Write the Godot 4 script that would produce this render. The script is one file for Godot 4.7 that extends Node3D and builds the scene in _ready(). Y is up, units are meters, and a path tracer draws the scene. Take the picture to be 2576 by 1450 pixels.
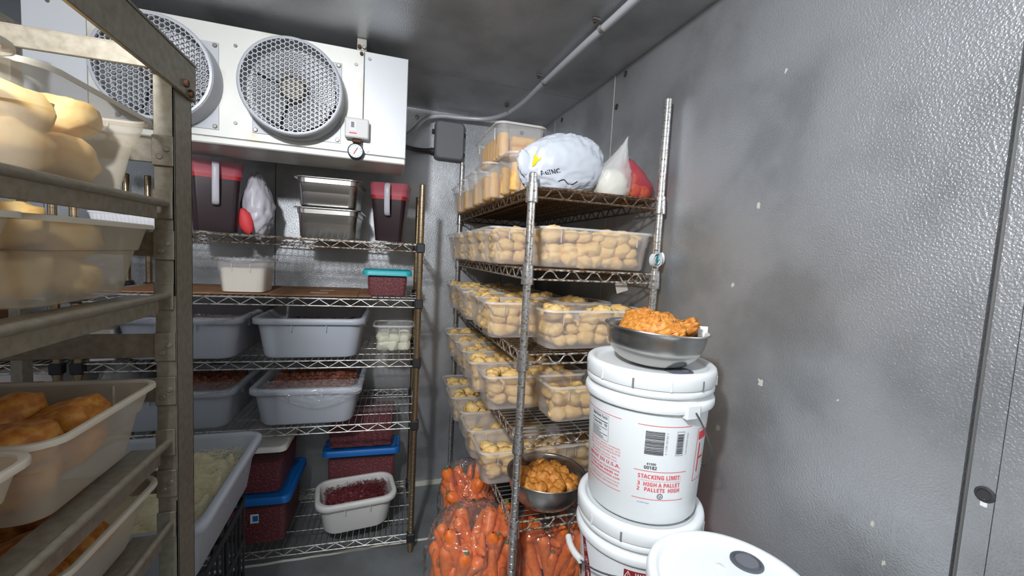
extends Node3D
# A walk-in cooler: wire racks of trays and tubs, an evaporator under the ceiling, a pan rack at the left, buckets by the right wall.
# Metres, y up, floor at y = 0. The back wall is at z = ZB, the right wall at x = XW.

const XW := 0.928
const ZB := -2.406
const YC := 2.169
const XL := -1.95
const ZF := 0.62

var used := {}
var m := {}
var rng := RandomNumberGenerator.new()

# ---------------------------------------------------------------- mesh builder
class MB:
	var v := PackedVector3Array()
	var n := PackedVector3Array()
	var uv := PackedVector2Array()
	var ix := PackedInt32Array()

	func vert(p: Vector3, nn: Vector3, t := Vector2.ZERO) -> int:
		v.append(p); n.append(nn); uv.append(t)
		return v.size() - 1

	# a face whose outside is the side the normals point to; Godot wants it clockwise
	func tri(a: int, b: int, c: int) -> void:
		var g := (v[b] - v[a]).cross(v[c] - v[a])
		if g.dot(n[a] + n[b] + n[c]) > 0.0:
			ix.append(a); ix.append(c); ix.append(b)
		else:
			ix.append(a); ix.append(b); ix.append(c)

	func quad(p0: Vector3, p1: Vector3, p2: Vector3, p3: Vector3, nn: Vector3) -> void:
		var a := vert(p0, nn, Vector2(0, 0)); var b := vert(p1, nn, Vector2(1, 0)); var c := vert(p2, nn, Vector2(1, 1)); var d := vert(p3, nn, Vector2(0, 1))
		tri(a, b, c); tri(a, c, d)

	func box(c: Vector3, s: Vector3, basis := Basis()) -> void:
		var h := s * 0.5
		for ax in 3:
			for sg in [-1.0, 1.0]:
				var nn := Vector3.ZERO; nn[ax] = sg
				var u := Vector3.ZERO; u[(ax + 1) % 3] = h[(ax + 1) % 3]
				var w := Vector3.ZERO; w[(ax + 2) % 3] = h[(ax + 2) % 3]
				var o := nn * h[ax]
				quad(c + basis * (o - u - w), c + basis * (o + u - w), c + basis * (o + u + w), c + basis * (o - u + w), basis * nn)

	# a box with its twelve edges chamfered by b
	func cbox(c: Vector3, s: Vector3, b: float, basis := Basis()) -> void:
		var h := s * 0.5
		var k := h - Vector3(b, b, b)
		for ax in 3:
			var a1 := (ax + 1) % 3
			var a2 := (ax + 2) % 3
			for sg in [-1.0, 1.0]:
				var nn := Vector3.ZERO; nn[ax] = sg
				var u := Vector3.ZERO; u[a1] = k[a1]
				var w := Vector3.ZERO; w[a2] = k[a2]
				var o := nn * h[ax]
				quad(c + basis * (o - u - w), c + basis * (o + u - w), c + basis * (o + u + w), c + basis * (o - u + w), basis * nn)
			for s1 in [-1.0, 1.0]:
				for s2 in [-1.0, 1.0]:
					var e := Vector3.ZERO; e[ax] = k[ax]
					var pa := Vector3.ZERO; pa[a1] = s1 * h[a1]; pa[a2] = s2 * k[a2]
					var pb := Vector3.ZERO; pb[a1] = s1 * k[a1]; pb[a2] = s2 * h[a2]
					var nn := Vector3.ZERO; nn[a1] = s1; nn[a2] = s2
					quad(c + basis * (pa - e), c + basis * (pa + e), c + basis * (pb + e), c + basis * (pb - e), basis * nn.normalized())
		for sx in [-1.0, 1.0]:
			for sy in [-1.0, 1.0]:
				for sz in [-1.0, 1.0]:
					var q := Vector3(sx, sy, sz)
					var nn := basis * q.normalized()
					var a := vert(c + basis * (q * Vector3(h.x, k.y, k.z)), nn)
					var bb := vert(c + basis * (q * Vector3(k.x, h.y, k.z)), nn)
					var cc := vert(c + basis * (q * Vector3(k.x, k.y, h.z)), nn)
					tri(a, bb, cc)

	# a round bar through the points
	func tube(pts: Array, r: float, sides := 6, capped := true, closed := false) -> void:
		var cnt := pts.size()
		var first := v.size()
		var up := Vector3.UP
		var d0: Vector3 = (pts[1] - pts[0]).normalized()
		if absf(d0.dot(up)) > 0.9:
			up = Vector3.RIGHT
		var side := d0.cross(up).normalized()
		for i in cnt:
			var a: Vector3 = pts[i - 1] if i > 0 else (pts[cnt - 1] if closed else pts[0])
			var b: Vector3 = pts[i + 1] if i < cnt - 1 else (pts[0] if closed else pts[cnt - 1])
			var d := (b - a).normalized()
			side = (side - d * side.dot(d)).normalized()
			var w := d.cross(side)
			for k in sides:
				var an := TAU * k / sides
				var nn := side * cos(an) + w * sin(an)
				vert(pts[i] + nn * r, nn, Vector2(float(k) / sides, i))
		for i in (cnt if closed else cnt - 1):
			var j := (i + 1) % cnt
			for k in sides:
				var k2 := (k + 1) % sides
				tri(first + i * sides + k, first + i * sides + k2, first + j * sides + k2)
				tri(first + i * sides + k, first + j * sides + k2, first + j * sides + k)
		if capped and not closed:
			for e in [0, cnt - 1]:
				var d: Vector3 = (pts[0] - pts[1]).normalized() if e == 0 else (pts[cnt - 1] - pts[cnt - 2]).normalized()
				var c := vert(pts[e], d)
				for k in sides:
					var a := vert(v[first + e * sides + k], d); var b := vert(v[first + e * sides + (k + 1) % sides], d)
					tri(c, a, b)

	# rounded rectangles [half x, half z, corner radius, y] joined from level to level; equal halves and radius give a lathe
	func loft(lv: Array, cs := 4, cap0 := true, cap1 := true, hard := 0.7, off := Vector3.ZERO) -> void:
		var per := []
		for q in 4:
			for k in cs + 1:
				per.append(PI * 0.5 * (q + float(k) / cs))
		var np := per.size()
		var sg := []          # profile normal of each step: outwards, up
		for i in lv.size() - 1:
			var dr: float = (lv[i + 1][0] - lv[i][0] + lv[i + 1][1] - lv[i][1]) * 0.5
			var dy: float = lv[i + 1][3] - lv[i][3]
			sg.append(Vector2(dy, -dr).normalized())
		for i in lv.size() - 1:
			var rows := []
			for e in 2:
				var g: Vector2 = sg[i]
				var o := i - 1 if e == 0 else i + 1
				if o >= 0 and o < sg.size() and sg[o].dot(g) > hard:
					g = (g + sg[o]).normalized()
				var l: Array = lv[i + e]
				var first := v.size()
				for k in np:
					var a: float = per[k]
					var q := int(k / (cs + 1))
					var sx: float = [1, -1, -1, 1][q]
					var sz: float = [1, 1, -1, -1][q]
					var c := Vector2(cos(a), sin(a))
					var p := Vector3(sx * (l[0] - l[2]) + c.x * l[2], l[3], sz * (l[1] - l[2]) + c.y * l[2])
					vert(p + off, Vector3(c.x * g.x, g.y, c.y * g.x).normalized(), Vector2(float(k) / np, float(i + e) / lv.size()))
				rows.append(first)
			for k in np:
				var k2 := (k + 1) % np
				var a: int = rows[0] + k; var b: int = rows[0] + k2; var c: int = rows[1] + k2; var d: int = rows[1] + k
				tri(a, b, c); tri(a, c, d)
		for e in 2:
			if (cap0 if e == 0 else cap1):
				var l: Array = lv[0] if e == 0 else lv[lv.size() - 1]
				var dn := Vector3.DOWN if e == 0 else Vector3.UP
				var c := vert(Vector3(0, l[3], 0) + off, dn)
				var ring := []
				for k in np:
					var a: float = per[k]
					var q := int(k / (cs + 1))
					var sx: float = [1, -1, -1, 1][q]
					var sz: float = [1, 1, -1, -1][q]
					ring.append(vert(Vector3(sx * (l[0] - l[2]) + cos(a) * l[2], l[3], sz * (l[1] - l[2]) + sin(a) * l[2]) + off, dn))
				for k in np:
					tri(c, ring[k], ring[(k + 1) % np])

	# a body of revolution about y: [radius, y]
	func lathe(pr: Array, seg := 8, cap0 := true, cap1 := true, hard := 0.7, off := Vector3.ZERO) -> void:
		var lv := []
		for p in pr:
			lv.append([p[0], p[0], p[0], p[1]])
		loft(lv, seg, cap0, cap1, hard, off)

	# a grid of points (rows of equal length) as one smooth sheet; wrap joins the last column to the first
	func grid(rows: Array, wrap := false, outward := Vector3.ZERO) -> void:
		var nr := rows.size()
		var nc: int = rows[0].size()
		var first := v.size()
		var acc := PackedVector3Array()
		acc.resize(nr * nc)
		var last := nc if wrap else nc - 1
		for i in nr - 1:
			for j in last:
				var j2 := (j + 1) % nc
				var f: Vector3 = (rows[i + 1][j2] - rows[i][j]).cross(rows[i + 1][j] - rows[i][j2])
				acc[i * nc + j] += f; acc[i * nc + j2] += f; acc[(i + 1) * nc + j] += f; acc[(i + 1) * nc + j2] += f
		if wrap:
			for e in [0, nr - 1]:
				var s := Vector3.ZERO
				for j in nc:
					s += acc[e * nc + j]
				if rows[e][0].distance_to(rows[e][int(nc / 2.0)]) < 1e-5:
					for j in nc:
						acc[e * nc + j] = s
		var sign := 1.0
		if outward != Vector3.ZERO:
			var s := Vector3.ZERO
			for a in acc:
				s += a
			sign = signf(s.dot(outward))
		else:
			var c := Vector3.ZERO
			for r in rows:
				for p in r:
					c += p
			c /= nr * nc
			var t := 0.0
			for i in nr:
				for j in nc:
					t += acc[i * nc + j].dot(rows[i][j] - c)
			sign = signf(t)
		for i in nr:
			for j in nc:
				vert(rows[i][j], (acc[i * nc + j] * sign).normalized(), Vector2(float(j) / nc, float(i) / nr))
		for i in nr - 1:
			for j in last:
				var j2 := (j + 1) % nc
				tri(first + i * nc + j, first + i * nc + j2, first + (i + 1) * nc + j2)
				tri(first + i * nc + j, first + (i + 1) * nc + j2, first + (i + 1) * nc + j)

	# a closed body: for each direction on the sphere, f gives the point
	func body(f: Callable, nlat := 10, nlon := 14) -> void:
		var rows := []
		for i in nlat + 1:
			var th := PI * i / nlat
			var row := []
			for j in nlon:
				var ph := TAU * j / nlon
				row.append(f.call(Vector3(sin(th) * cos(ph), cos(th), sin(th) * sin(ph))))
			if i == 0 or i == nlat:
				for j in nlon:
					row[j] = row[0]
			rows.append(row)
		grid(rows, true)

	func add(o: MB, x: Transform3D) -> void:
		var k := v.size()
		for i in o.v.size():
			vert(x * o.v[i], (x.basis * o.n[i]).normalized(), o.uv[i])
		for i in o.ix:
			ix.append(i + k)

	func done() -> ArrayMesh:
		var a := []
		a.resize(Mesh.ARRAY_MAX)
		a[Mesh.ARRAY_VERTEX] = v; a[Mesh.ARRAY_NORMAL] = n; a[Mesh.ARRAY_TEX_UV] = uv; a[Mesh.ARRAY_INDEX] = ix
		var r := ArrayMesh.new()
		r.add_surface_from_arrays(Mesh.PRIMITIVE_TRIANGLES, a)
		return r

# ---------------------------------------------------------------- scene helpers
func numbered(called: String) -> String:
	var k: int = used.get(called, -1) + 1
	used[called] = k
	return called if k == 0 else "%s_%03d" % [called, k]

func meta(o: Node, label := "", category := "", group := "", kind := "") -> void:
	if label: o.set_meta("label", label)
	if category: o.set_meta("category", category)
	if group: o.set_meta("group", group)
	if kind: o.set_meta("kind", kind)

func thing(called: String, label: String, category: String, at := Vector3.ZERO, turn := 0.0, group := "") -> Node3D:
	var o := Node3D.new()
	o.name = numbered(called)
	add_child(o)
	o.position = at
	o.rotation.y = turn
	meta(o, label, category, group)
	return o

func part(parent: Node3D, called: String, mesh: Mesh, mt: Material, at := Vector3.ZERO, basis := Basis()) -> MeshInstance3D:
	var o := MeshInstance3D.new()
	o.name = called
	o.mesh = mesh
	o.material_override = mt
	o.transform = Transform3D(basis, at)
	parent.add_child(o, true)
	return o

func solo(called: String, label: String, category: String, mesh: Mesh, mt: Material, at := Vector3.ZERO, basis := Basis(), group := "", kind := "") -> MeshInstance3D:
	var o := MeshInstance3D.new()
	o.name = numbered(called)
	o.mesh = mesh
	o.material_override = mt
	o.transform = Transform3D(basis, at)
	add_child(o)
	meta(o, label, category, group, kind)
	return o

func structure(called: String) -> Node3D:
	var o := Node3D.new()
	o.name = called
	add_child(o)
	o.set_meta("kind", "structure")
	return o

func boxmesh(s: Vector3, bevel := 0.0) -> ArrayMesh:
	var b := MB.new()
	if bevel > 0.0: b.cbox(Vector3.ZERO, s, bevel)
	else: b.box(Vector3.ZERO, s)
	return b.done()

func span(x0: float, x1: float, y0: float, y1: float, z0: float, z1: float, bevel := 0.0) -> ArrayMesh:
	var b := MB.new()
	var c := Vector3(x0 + x1, y0 + y1, z0 + z1) * 0.5
	var s := Vector3(absf(x1 - x0), absf(y1 - y0), absf(z1 - z0))
	if bevel > 0.0: b.cbox(c, s, bevel)
	else: b.box(c, s)
	return b.done()

func noise(freq: float, sd: int, oct := 4, kind := FastNoiseLite.TYPE_SIMPLEX_SMOOTH) -> FastNoiseLite:
	var f := FastNoiseLite.new()
	f.noise_type = kind
	f.frequency = freq
	f.seed = sd
	f.fractal_octaves = oct
	return f

func ntex(f: FastNoiseLite, size: int, stops := [], colors := []) -> NoiseTexture2D:
	var t := NoiseTexture2D.new()
	t.width = size; t.height = size
	t.seamless = true
	t.noise = f
	if stops.size():
		var g := Gradient.new()
		g.offsets = PackedFloat32Array(stops)
		g.colors = PackedColorArray(colors)
		t.color_ramp = g
	return t

func rgb(r: int, g: int, b: int, a := 1.0) -> Color:
	return Color(r / 255.0, g / 255.0, b / 255.0, a)

func mat(called: String, c: Color, rough := 0.5, metal := 0.0) -> StandardMaterial3D:
	var s := StandardMaterial3D.new()
	s.resource_name = called
	s.albedo_color = c
	s.roughness = rough
	s.metallic = metal
	if c.a < 1.0:
		s.transparency = BaseMaterial3D.TRANSPARENCY_ALPHA
	m[called] = s
	return s

func relief(s: StandardMaterial3D, t: Texture2D, cm: float, size: float) -> void:
	s.heightmap_enabled = true
	s.heightmap_texture = t
	s.heightmap_scale = cm
	s.uv1_triplanar = true
	s.uv1_world_triplanar = true
	s.uv1_scale = Vector3.ONE / size

func patches(s: StandardMaterial3D, t: Texture2D, size: float) -> void:
	s.detail_enabled = true
	s.detail_albedo = t
	s.detail_blend_mode = BaseMaterial3D.BLEND_MODE_MUL
	s.detail_uv_layer = BaseMaterial3D.DETAIL_UV_2
	s.uv2_triplanar = true
	s.uv2_world_triplanar = true
	s.uv2_scale = Vector3.ONE / size

func skin(s: StandardMaterial3D, t: Texture2D, size: float, world := false) -> void:
	s.albedo_texture = t
	s.uv1_triplanar = true
	s.uv1_world_triplanar = world
	s.uv1_scale = Vector3.ONE / size

func grey(x: float) -> Color:
	return Color(x, x, x)

func materials() -> void:
	var stucco := ntex(noise(0.035, 3, 2), 512)
	var dirt := ntex(noise(0.006, 11, 6), 512, [0.0, 0.3, 0.5, 0.7, 1.0], [rgb(206, 206, 204), rgb(222, 222, 221), rgb(240, 240, 240), rgb(250, 250, 250), Color.WHITE])
	var fine := ntex(noise(0.06, 21, 3), 256)
	var s := mat("galvanised", rgb(192, 195, 198), 0.39, 0.68)
	relief(s, stucco, 0.075, 0.105); patches(s, dirt, 1.3)
	mat("paint_flake", rgb(196, 194, 184), 0.7)
	s = mat("floor_paint", rgb(132, 136, 138), 0.42, 0.1)
	relief(s, fine, 0.02, 0.2); patches(s, dirt, 0.9)
	mat("caulk", rgb(214, 212, 200), 0.7)
	mat("joint_dark", rgb(52, 52, 52), 0.8)
	s = mat("joint_metal", rgb(120, 120, 118), 0.5, 0.4)
	s = mat("evap_white", rgb(210, 210, 204), 0.4, 0.2)
	relief(s, fine, 0.006, 0.15); patches(s, ntex(noise(0.007, 31, 5), 512, [0.0, 0.22, 0.4, 1.0], [rgb(216, 200, 170), rgb(240, 236, 226), Color.WHITE, Color.WHITE]), 0.9)
	mat("evap_grey", rgb(202, 205, 208), 0.42, 0.2)
	mat("guard_grey", rgb(176, 179, 184), 0.42, 0.15)
	mat("shroud_grey", rgb(160, 162, 166), 0.45, 0.1)
	mat("blade_grey", rgb(150, 151, 152), 0.45, 0.3)
	mat("motor", rgb(120, 112, 98), 0.5, 0.5)
	mat("screw", rgb(150, 148, 140), 0.35, 0.8)
	mat("rusty_bolt", rgb(86, 58, 36), 0.7, 0.3)
	mat("plug_dark", rgb(54, 54, 56), 0.6)
	mat("box_grey", rgb(122, 123, 126), 0.55)
	mat("cable_black", rgb(58, 59, 61), 0.5)
	mat("conduit", rgb(196, 199, 204), 0.4, 0.2)
	mat("instrument", rgb(206, 206, 204), 0.5)
	mat("paper_white", rgb(228, 228, 226), 0.8)
	mat("dial", rgb(196, 204, 214), 0.4)
	mat("bezel", rgb(84, 86, 92), 0.4, 0.5)
	mat("print_red", rgb(214, 62, 68), 0.6)
	mat("print_deep_red", rgb(140, 26, 32), 0.55)
	mat("print_black", rgb(44, 44, 50), 0.6)
	mat("print_violet", rgb(160, 158, 186), 0.6)
	mat("print_grey", rgb(120, 122, 128), 0.6)
	# shelving
	var rust := ntex(noise(0.022, 41, 5), 512, [0.0, 0.34, 0.46, 0.56, 1.0], [rgb(74, 46, 26), rgb(112, 74, 44), rgb(142, 128, 110), rgb(196, 192, 182), rgb(214, 212, 206)])
	var speck := ntex(noise(0.05, 43, 4), 512, [0.0, 0.28, 0.36, 1.0], [rgb(96, 64, 38), rgb(160, 138, 110), rgb(218, 218, 216), rgb(232, 232, 234)])
	var soil := ntex(noise(0.03, 44, 5), 512, [0.0, 0.4, 0.6, 1.0], [rgb(52, 36, 24), rgb(86, 64, 46), rgb(116, 96, 76), rgb(160, 146, 124)])
	s = mat("chrome_speckled", Color.WHITE, 0.24, 0.85); skin(s, speck, 0.3, true)
	s = mat("rusted_wire", Color.WHITE, 0.55, 0.45); skin(s, rust, 0.22, true)
	s = mat("soiled_wire", Color.WHITE, 0.6, 0.35); skin(s, soil, 0.2, true)
	s = mat("chrome_wire", rgb(206, 206, 204), 0.35, 0.75)
	patches(s, ntex(noise(0.02, 47, 4), 512, [0.0, 0.3, 0.42, 1.0], [rgb(126, 84, 52), rgb(196, 176, 150), Color.WHITE, Color.WHITE]), 0.35)
	mat("bronze_post", rgb(168, 148, 118), 0.28, 0.85)
	mat("black_plastic", rgb(38, 38, 40), 0.55)
	s = mat("dull_wire", rgb(128, 126, 120), 0.5, 0.5)
	# pan rack
	var alu := ntex(noise(0.03, 51, 5), 512, [0.0, 0.4, 0.7, 1.0], [rgb(172, 168, 156), rgb(190, 187, 178), rgb(200, 198, 191), rgb(212, 210, 204)])
	s = mat("aluminium", rgb(182, 176, 164), 0.46, 0.5); skin(s, alu, 0.3, true)
	# plastics
	mat("milky", rgb(236, 230, 224, 0.3), 0.38)
	mat("milky_rim", rgb(232, 230, 226, 0.5), 0.35)
	mat("milky_old", rgb(204, 194, 174, 0.48), 0.45)
	mat("milky_old_rim", rgb(204, 196, 178, 0.8), 0.45)
	mat("clear_plastic", rgb(220, 224, 224, 0.12), 0.28)
	mat("clear_dim", rgb(200, 190, 190, 0.05), 0.28)
	mat("film", rgb(240, 244, 248, 0.2), 0.1)
	mat("bag_film", rgb(250, 246, 244, 0.05), 0.1)
	mat("bag_clear", rgb(236, 236, 234, 0.45), 0.3)
	s = mat("bag_white", rgb(208, 214, 222), 0.36)
	s.backlight_enabled = true; s.backlight = rgb(120, 122, 126)
	s = mat("bag_grey", rgb(198, 196, 204), 0.35)
	mat("net_red", rgb(204, 44, 66, 0.45), 0.5)
	s = mat("tub_grey", rgb(178, 184, 193), 0.45); relief(s, fine, 0.01, 0.08)
	mat("tub_white", rgb(226, 226, 222), 0.4)
	mat("bucket_white", rgb(232, 236, 236), 0.33)
	mat("spout_grey", rgb(110, 113, 120), 0.4)
	mat("spout_ring", rgb(84, 88, 94), 0.4)
	mat("wire_bail", rgb(110, 112, 118), 0.35, 0.7)
	mat("teal", rgb(40, 178, 186), 0.42)
	mat("lid_blue", rgb(18, 108, 190), 0.4)
	mat("lid_white", rgb(226, 224, 218), 0.45)
	mat("foam_white", rgb(236, 236, 238), 0.75)
	mat("pitcher", rgb(96, 60, 70, 0.08), 0.28)
	mat("pitcher_stain", rgb(214, 96, 112, 0.55), 0.35)
	mat("pitcher_handle", rgb(186, 184, 192), 0.4)
	mat("dark_liquid", rgb(34, 22, 26), 0.25)
	mat("red_liquid", rgb(176, 30, 40), 0.3)
	s = mat("steel", rgb(186, 184, 180), 0.26, 0.95); relief(s, ntex(noise(0.09, 57, 2), 256), 0.003, 0.05)
	mat("steel_rim", rgb(214, 212, 208), 0.22, 1.0)
	# food
	var puff := ntex(noise(0.012, 61, 5), 512, [0.0, 0.36, 0.55, 1.0], [rgb(220, 162, 84), rgb(236, 192, 114), rgb(244, 208, 138), rgb(250, 226, 170)])
	for k in 3:
		s = mat("tofu_%d" % k, Color.WHITE, 0.62)
		skin(s, puff, 0.16); s.uv1_offset = Vector3(0.37 * k, 0.21 * k, 0.1)
		s.subsurf_scatter_enabled = true; s.subsurf_scatter_strength = 0.08
	var fried := ntex(noise(0.016, 63, 5), 512, [0.0, 0.4, 0.6, 1.0], [rgb(150, 80, 26), rgb(188, 112, 40), rgb(212, 144, 60), rgb(232, 178, 94)])
	for k in 2:
		s = mat("fried_%d" % k, Color.WHITE, 0.55)
		skin(s, fried, 0.14); s.uv1_offset = Vector3(0.41 * k, 0.27 * k, 0.3)
	s = mat("roll_tofu", rgb(255, 246, 226), 0.6); skin(s, ntex(noise(0.02, 64, 4), 256, [0.0, 0.5, 1.0], [rgb(222, 170, 92), rgb(238, 196, 122), rgb(246, 216, 150)]), 0.12)
	var carrot := ntex(noise(0.02, 65, 4), 256, [0.0, 0.45, 1.0], [rgb(204, 86, 24), rgb(228, 110, 38), rgb(238, 140, 68)])
	s = mat("carrot", Color.WHITE, 0.45); skin(s, carrot, 0.1)
	mat("carrot_top", rgb(96, 104, 50), 0.7)
	s = mat("meat", Color.WHITE, 0.5); skin(s, ntex(noise(0.03, 66, 4), 256, [0.0, 0.4, 0.62, 1.0], [rgb(96, 48, 34), rgb(146, 84, 62), rgb(176, 116, 92), rgb(196, 146, 120)]), 0.12)
	s = mat("slaw_red", Color.WHITE, 0.5); skin(s, ntex(noise(0.04, 67, 4), 256, [0.0, 0.45, 0.7, 1.0], [rgb(66, 18, 24), rgb(100, 32, 38), rgb(134, 52, 56), rgb(170, 88, 84)]), 0.08)
	s = mat("slaw_red_block", Color.WHITE, 0.5); skin(s, ntex(noise(0.05, 68, 5), 256, [0.0, 0.45, 0.7, 1.0], [rgb(60, 20, 28), rgb(98, 34, 42), rgb(128, 54, 60), rgb(176, 112, 100)]), 0.14)
	mat("slaw_pale", rgb(240, 232, 196), 0.5)
	mat("tofu_white", rgb(232, 230, 206), 0.5)
	mat("cream", rgb(224, 218, 202), 0.5)
	s = mat("potato", Color.WHITE, 0.6); skin(s, ntex(noise(0.03, 69, 4), 256, [0.0, 0.5, 1.0], [rgb(150, 92, 40), rgb(190, 122, 58), rgb(214, 154, 86)]), 0.1)
	# card and packs
	s = mat("cardboard", Color.WHITE, 0.85); skin(s, ntex(noise(0.01, 71, 5), 512, [0.0, 0.5, 1.0], [rgb(132, 92, 62), rgb(152, 110, 76), rgb(172, 128, 92)]), 0.5)
	mat("card_edge", rgb(92, 62, 40), 0.9)
	mat("tape_grey", rgb(186, 176, 164), 0.5)
	mat("carton_white", rgb(214, 208, 206), 0.8)
	mat("pack_red", rgb(176, 26, 36), 0.55)
	mat("yellow", rgb(228, 208, 30), 0.5)
	mat("towel_white", rgb(222, 228, 230), 0.8)
	mat("towel_teal", rgb(30, 130, 130), 0.8)
	mat("crate_black", rgb(40, 42, 44), 0.6)
	mat("kitchen_wall", rgb(206, 202, 188), 0.8)
	mat("kitchen_floor", rgb(140, 120, 100), 0.7)
	s = mat("lamp_glass", rgb(255, 250, 240), 0.4)
	s.emission_enabled = true; s.emission = rgb(248, 250, 255); s.emission_energy_multiplier = 6.0
	s = mat("fill_panel_glow", rgb(250, 252, 255), 0.5)  # glowing face of the added kitchen fill
	s.emission_enabled = true; s.emission = rgb(246, 250, 255); s.emission_energy_multiplier = 3.0
	mat("lamp_base", rgb(150, 150, 150), 0.4, 0.5)

func _ready() -> void:
	rng.seed = 20240611
	var cam := Camera3D.new()
	cam.name = "camera"
	cam.fov = 69.61
	cam.near = 0.03
	cam.far = 40.0
	cam.transform = Transform3D(Basis.from_euler(Vector3(deg_to_rad(-4.3975), deg_to_rad(-17.9154), deg_to_rad(2.9808))), Vector3(0, 1.387, 0))
	add_child(cam)
	cam.current = true
	var env := Environment.new()
	env.background_mode = Environment.BG_COLOR
	env.background_color = Color.BLACK
	env.tonemap_mode = Environment.TONE_MAPPER_LINEAR
	env.tonemap_exposure = 1.16
	env.sdfgi_enabled = true
	env.ssao_enabled = true
	env.ssil_enabled = true
	var we := WorldEnvironment.new()
	we.name = "surroundings"
	we.environment = env
	add_child(we)
	materials()
	ceiling_lamp(Vector3(-0.37, 2.0, 0.06), 2.3)
	kitchen(1.2)
	room()
	evaporator()
	conduit_and_boxes()
	right_rack()
	back_rack()
	pan_rack()
	buckets()
	carrots()
	back_rack_things()
	right_rack_things()
	left_corner()
	print("built")

# ---------------------------------------------------------------- light
func ceiling_lamp(at: Vector3, energy: float) -> void:
	var t := thing("ceiling_lamp", "round glass jar lamp under the cooler ceiling", "lamp", Vector3(at.x, YC, at.z))
	var b := MB.new()
	b.lathe([[0.06, -0.045], [0.066, -0.03], [0.06, 0.0]], 6)
	part(t, "base", b.done(), m.lamp_base)
	b = MB.new()
	b.lathe([[0.001, -0.215], [0.03, -0.21], [0.046, -0.19], [0.052, -0.15], [0.05, -0.09], [0.044, -0.045]], 6, false, false)
	part(t, "globe", b.done(), m.lamp_glass)
	var l := OmniLight3D.new()
	l.name = "lamp_light"
	l.position = Vector3(0, -0.15, 0)
	l.light_color = rgb(248, 250, 255)
	l.light_energy = energy
	l.light_size = 0.05
	l.omni_range = 9.0
	l.omni_attenuation = 2.0
	l.shadow_enabled = true
	t.add_child(l)

# the doorway stands open behind the camera to a kitchen with an added fill panel
func kitchen(energy: float) -> void:
	var st := structure("door_1")
	var x0 := -0.55
	var x1 := 0.72
	part(st, "frame", span(XL - 0.1, x0, 0, YC + 0.1, ZF, ZF + 0.1), m.galvanised)
	part(st, "frame", span(x1, XW + 0.1, 0, YC + 0.1, ZF, ZF + 0.1), m.galvanised)
	part(st, "lintel", span(x0, x1, 2.02, YC + 0.1, ZF, ZF + 0.1), m.galvanised)
	var k := structure("wall_kitchen")
	part(k, "side", span(-2.6, -2.5, 0, 2.6, ZF + 0.1, 3.6), m.kitchen_wall)
	part(k, "side", span(2.0, 2.1, 0, 2.6, ZF + 0.1, 3.6), m.kitchen_wall)
	part(k, "end", span(-2.5, 2.0, 0, 2.6, 3.5, 3.6), m.kitchen_wall)
	part(k, "return", span(-2.5, XL - 0.1, 0, 2.6, ZF, ZF + 0.1), m.kitchen_wall)
	part(k, "return", span(XW + 0.1, 2.0, 0, 2.6, ZF, ZF + 0.1), m.kitchen_wall)
	part(k, "return", span(XL - 0.1, XW + 0.1, YC + 0.1, 2.6, ZF, ZF + 0.1), m.kitchen_wall)
	part(k, "soffit", span(-2.6, 2.1, 2.6, 2.7, ZF, 3.6), m.kitchen_wall)
	part(k, "paving", span(-2.6, 2.1, -0.1, 0, ZF + 0.1, 3.6), m.kitchen_floor)
	var t := thing("added_fill_panel", "unseen fill light panel added in the kitchen ceiling beyond the doorway", "lamp", Vector3(0.1, 2.595, 1.75))  # unseen fill, added to lighten the cooler from the camera side
	part(t, "diffuser", span(-0.3, 0.3, -0.02, 0.0, -0.6, 0.6, 0.004), m.fill_panel_glow)
	var l := AreaLight3D.new()
	l.name = "fill_panel_light"
	l.position = Vector3(0, -0.03, 0)
	l.rotation.x = -PI / 2
	l.area_size = Vector2(0.6, 1.2)
	l.light_color = rgb(240, 246, 255)
	l.light_energy = energy
	l.area_range = 9.0
	l.shadow_enabled = true
	t.add_child(l)

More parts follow.
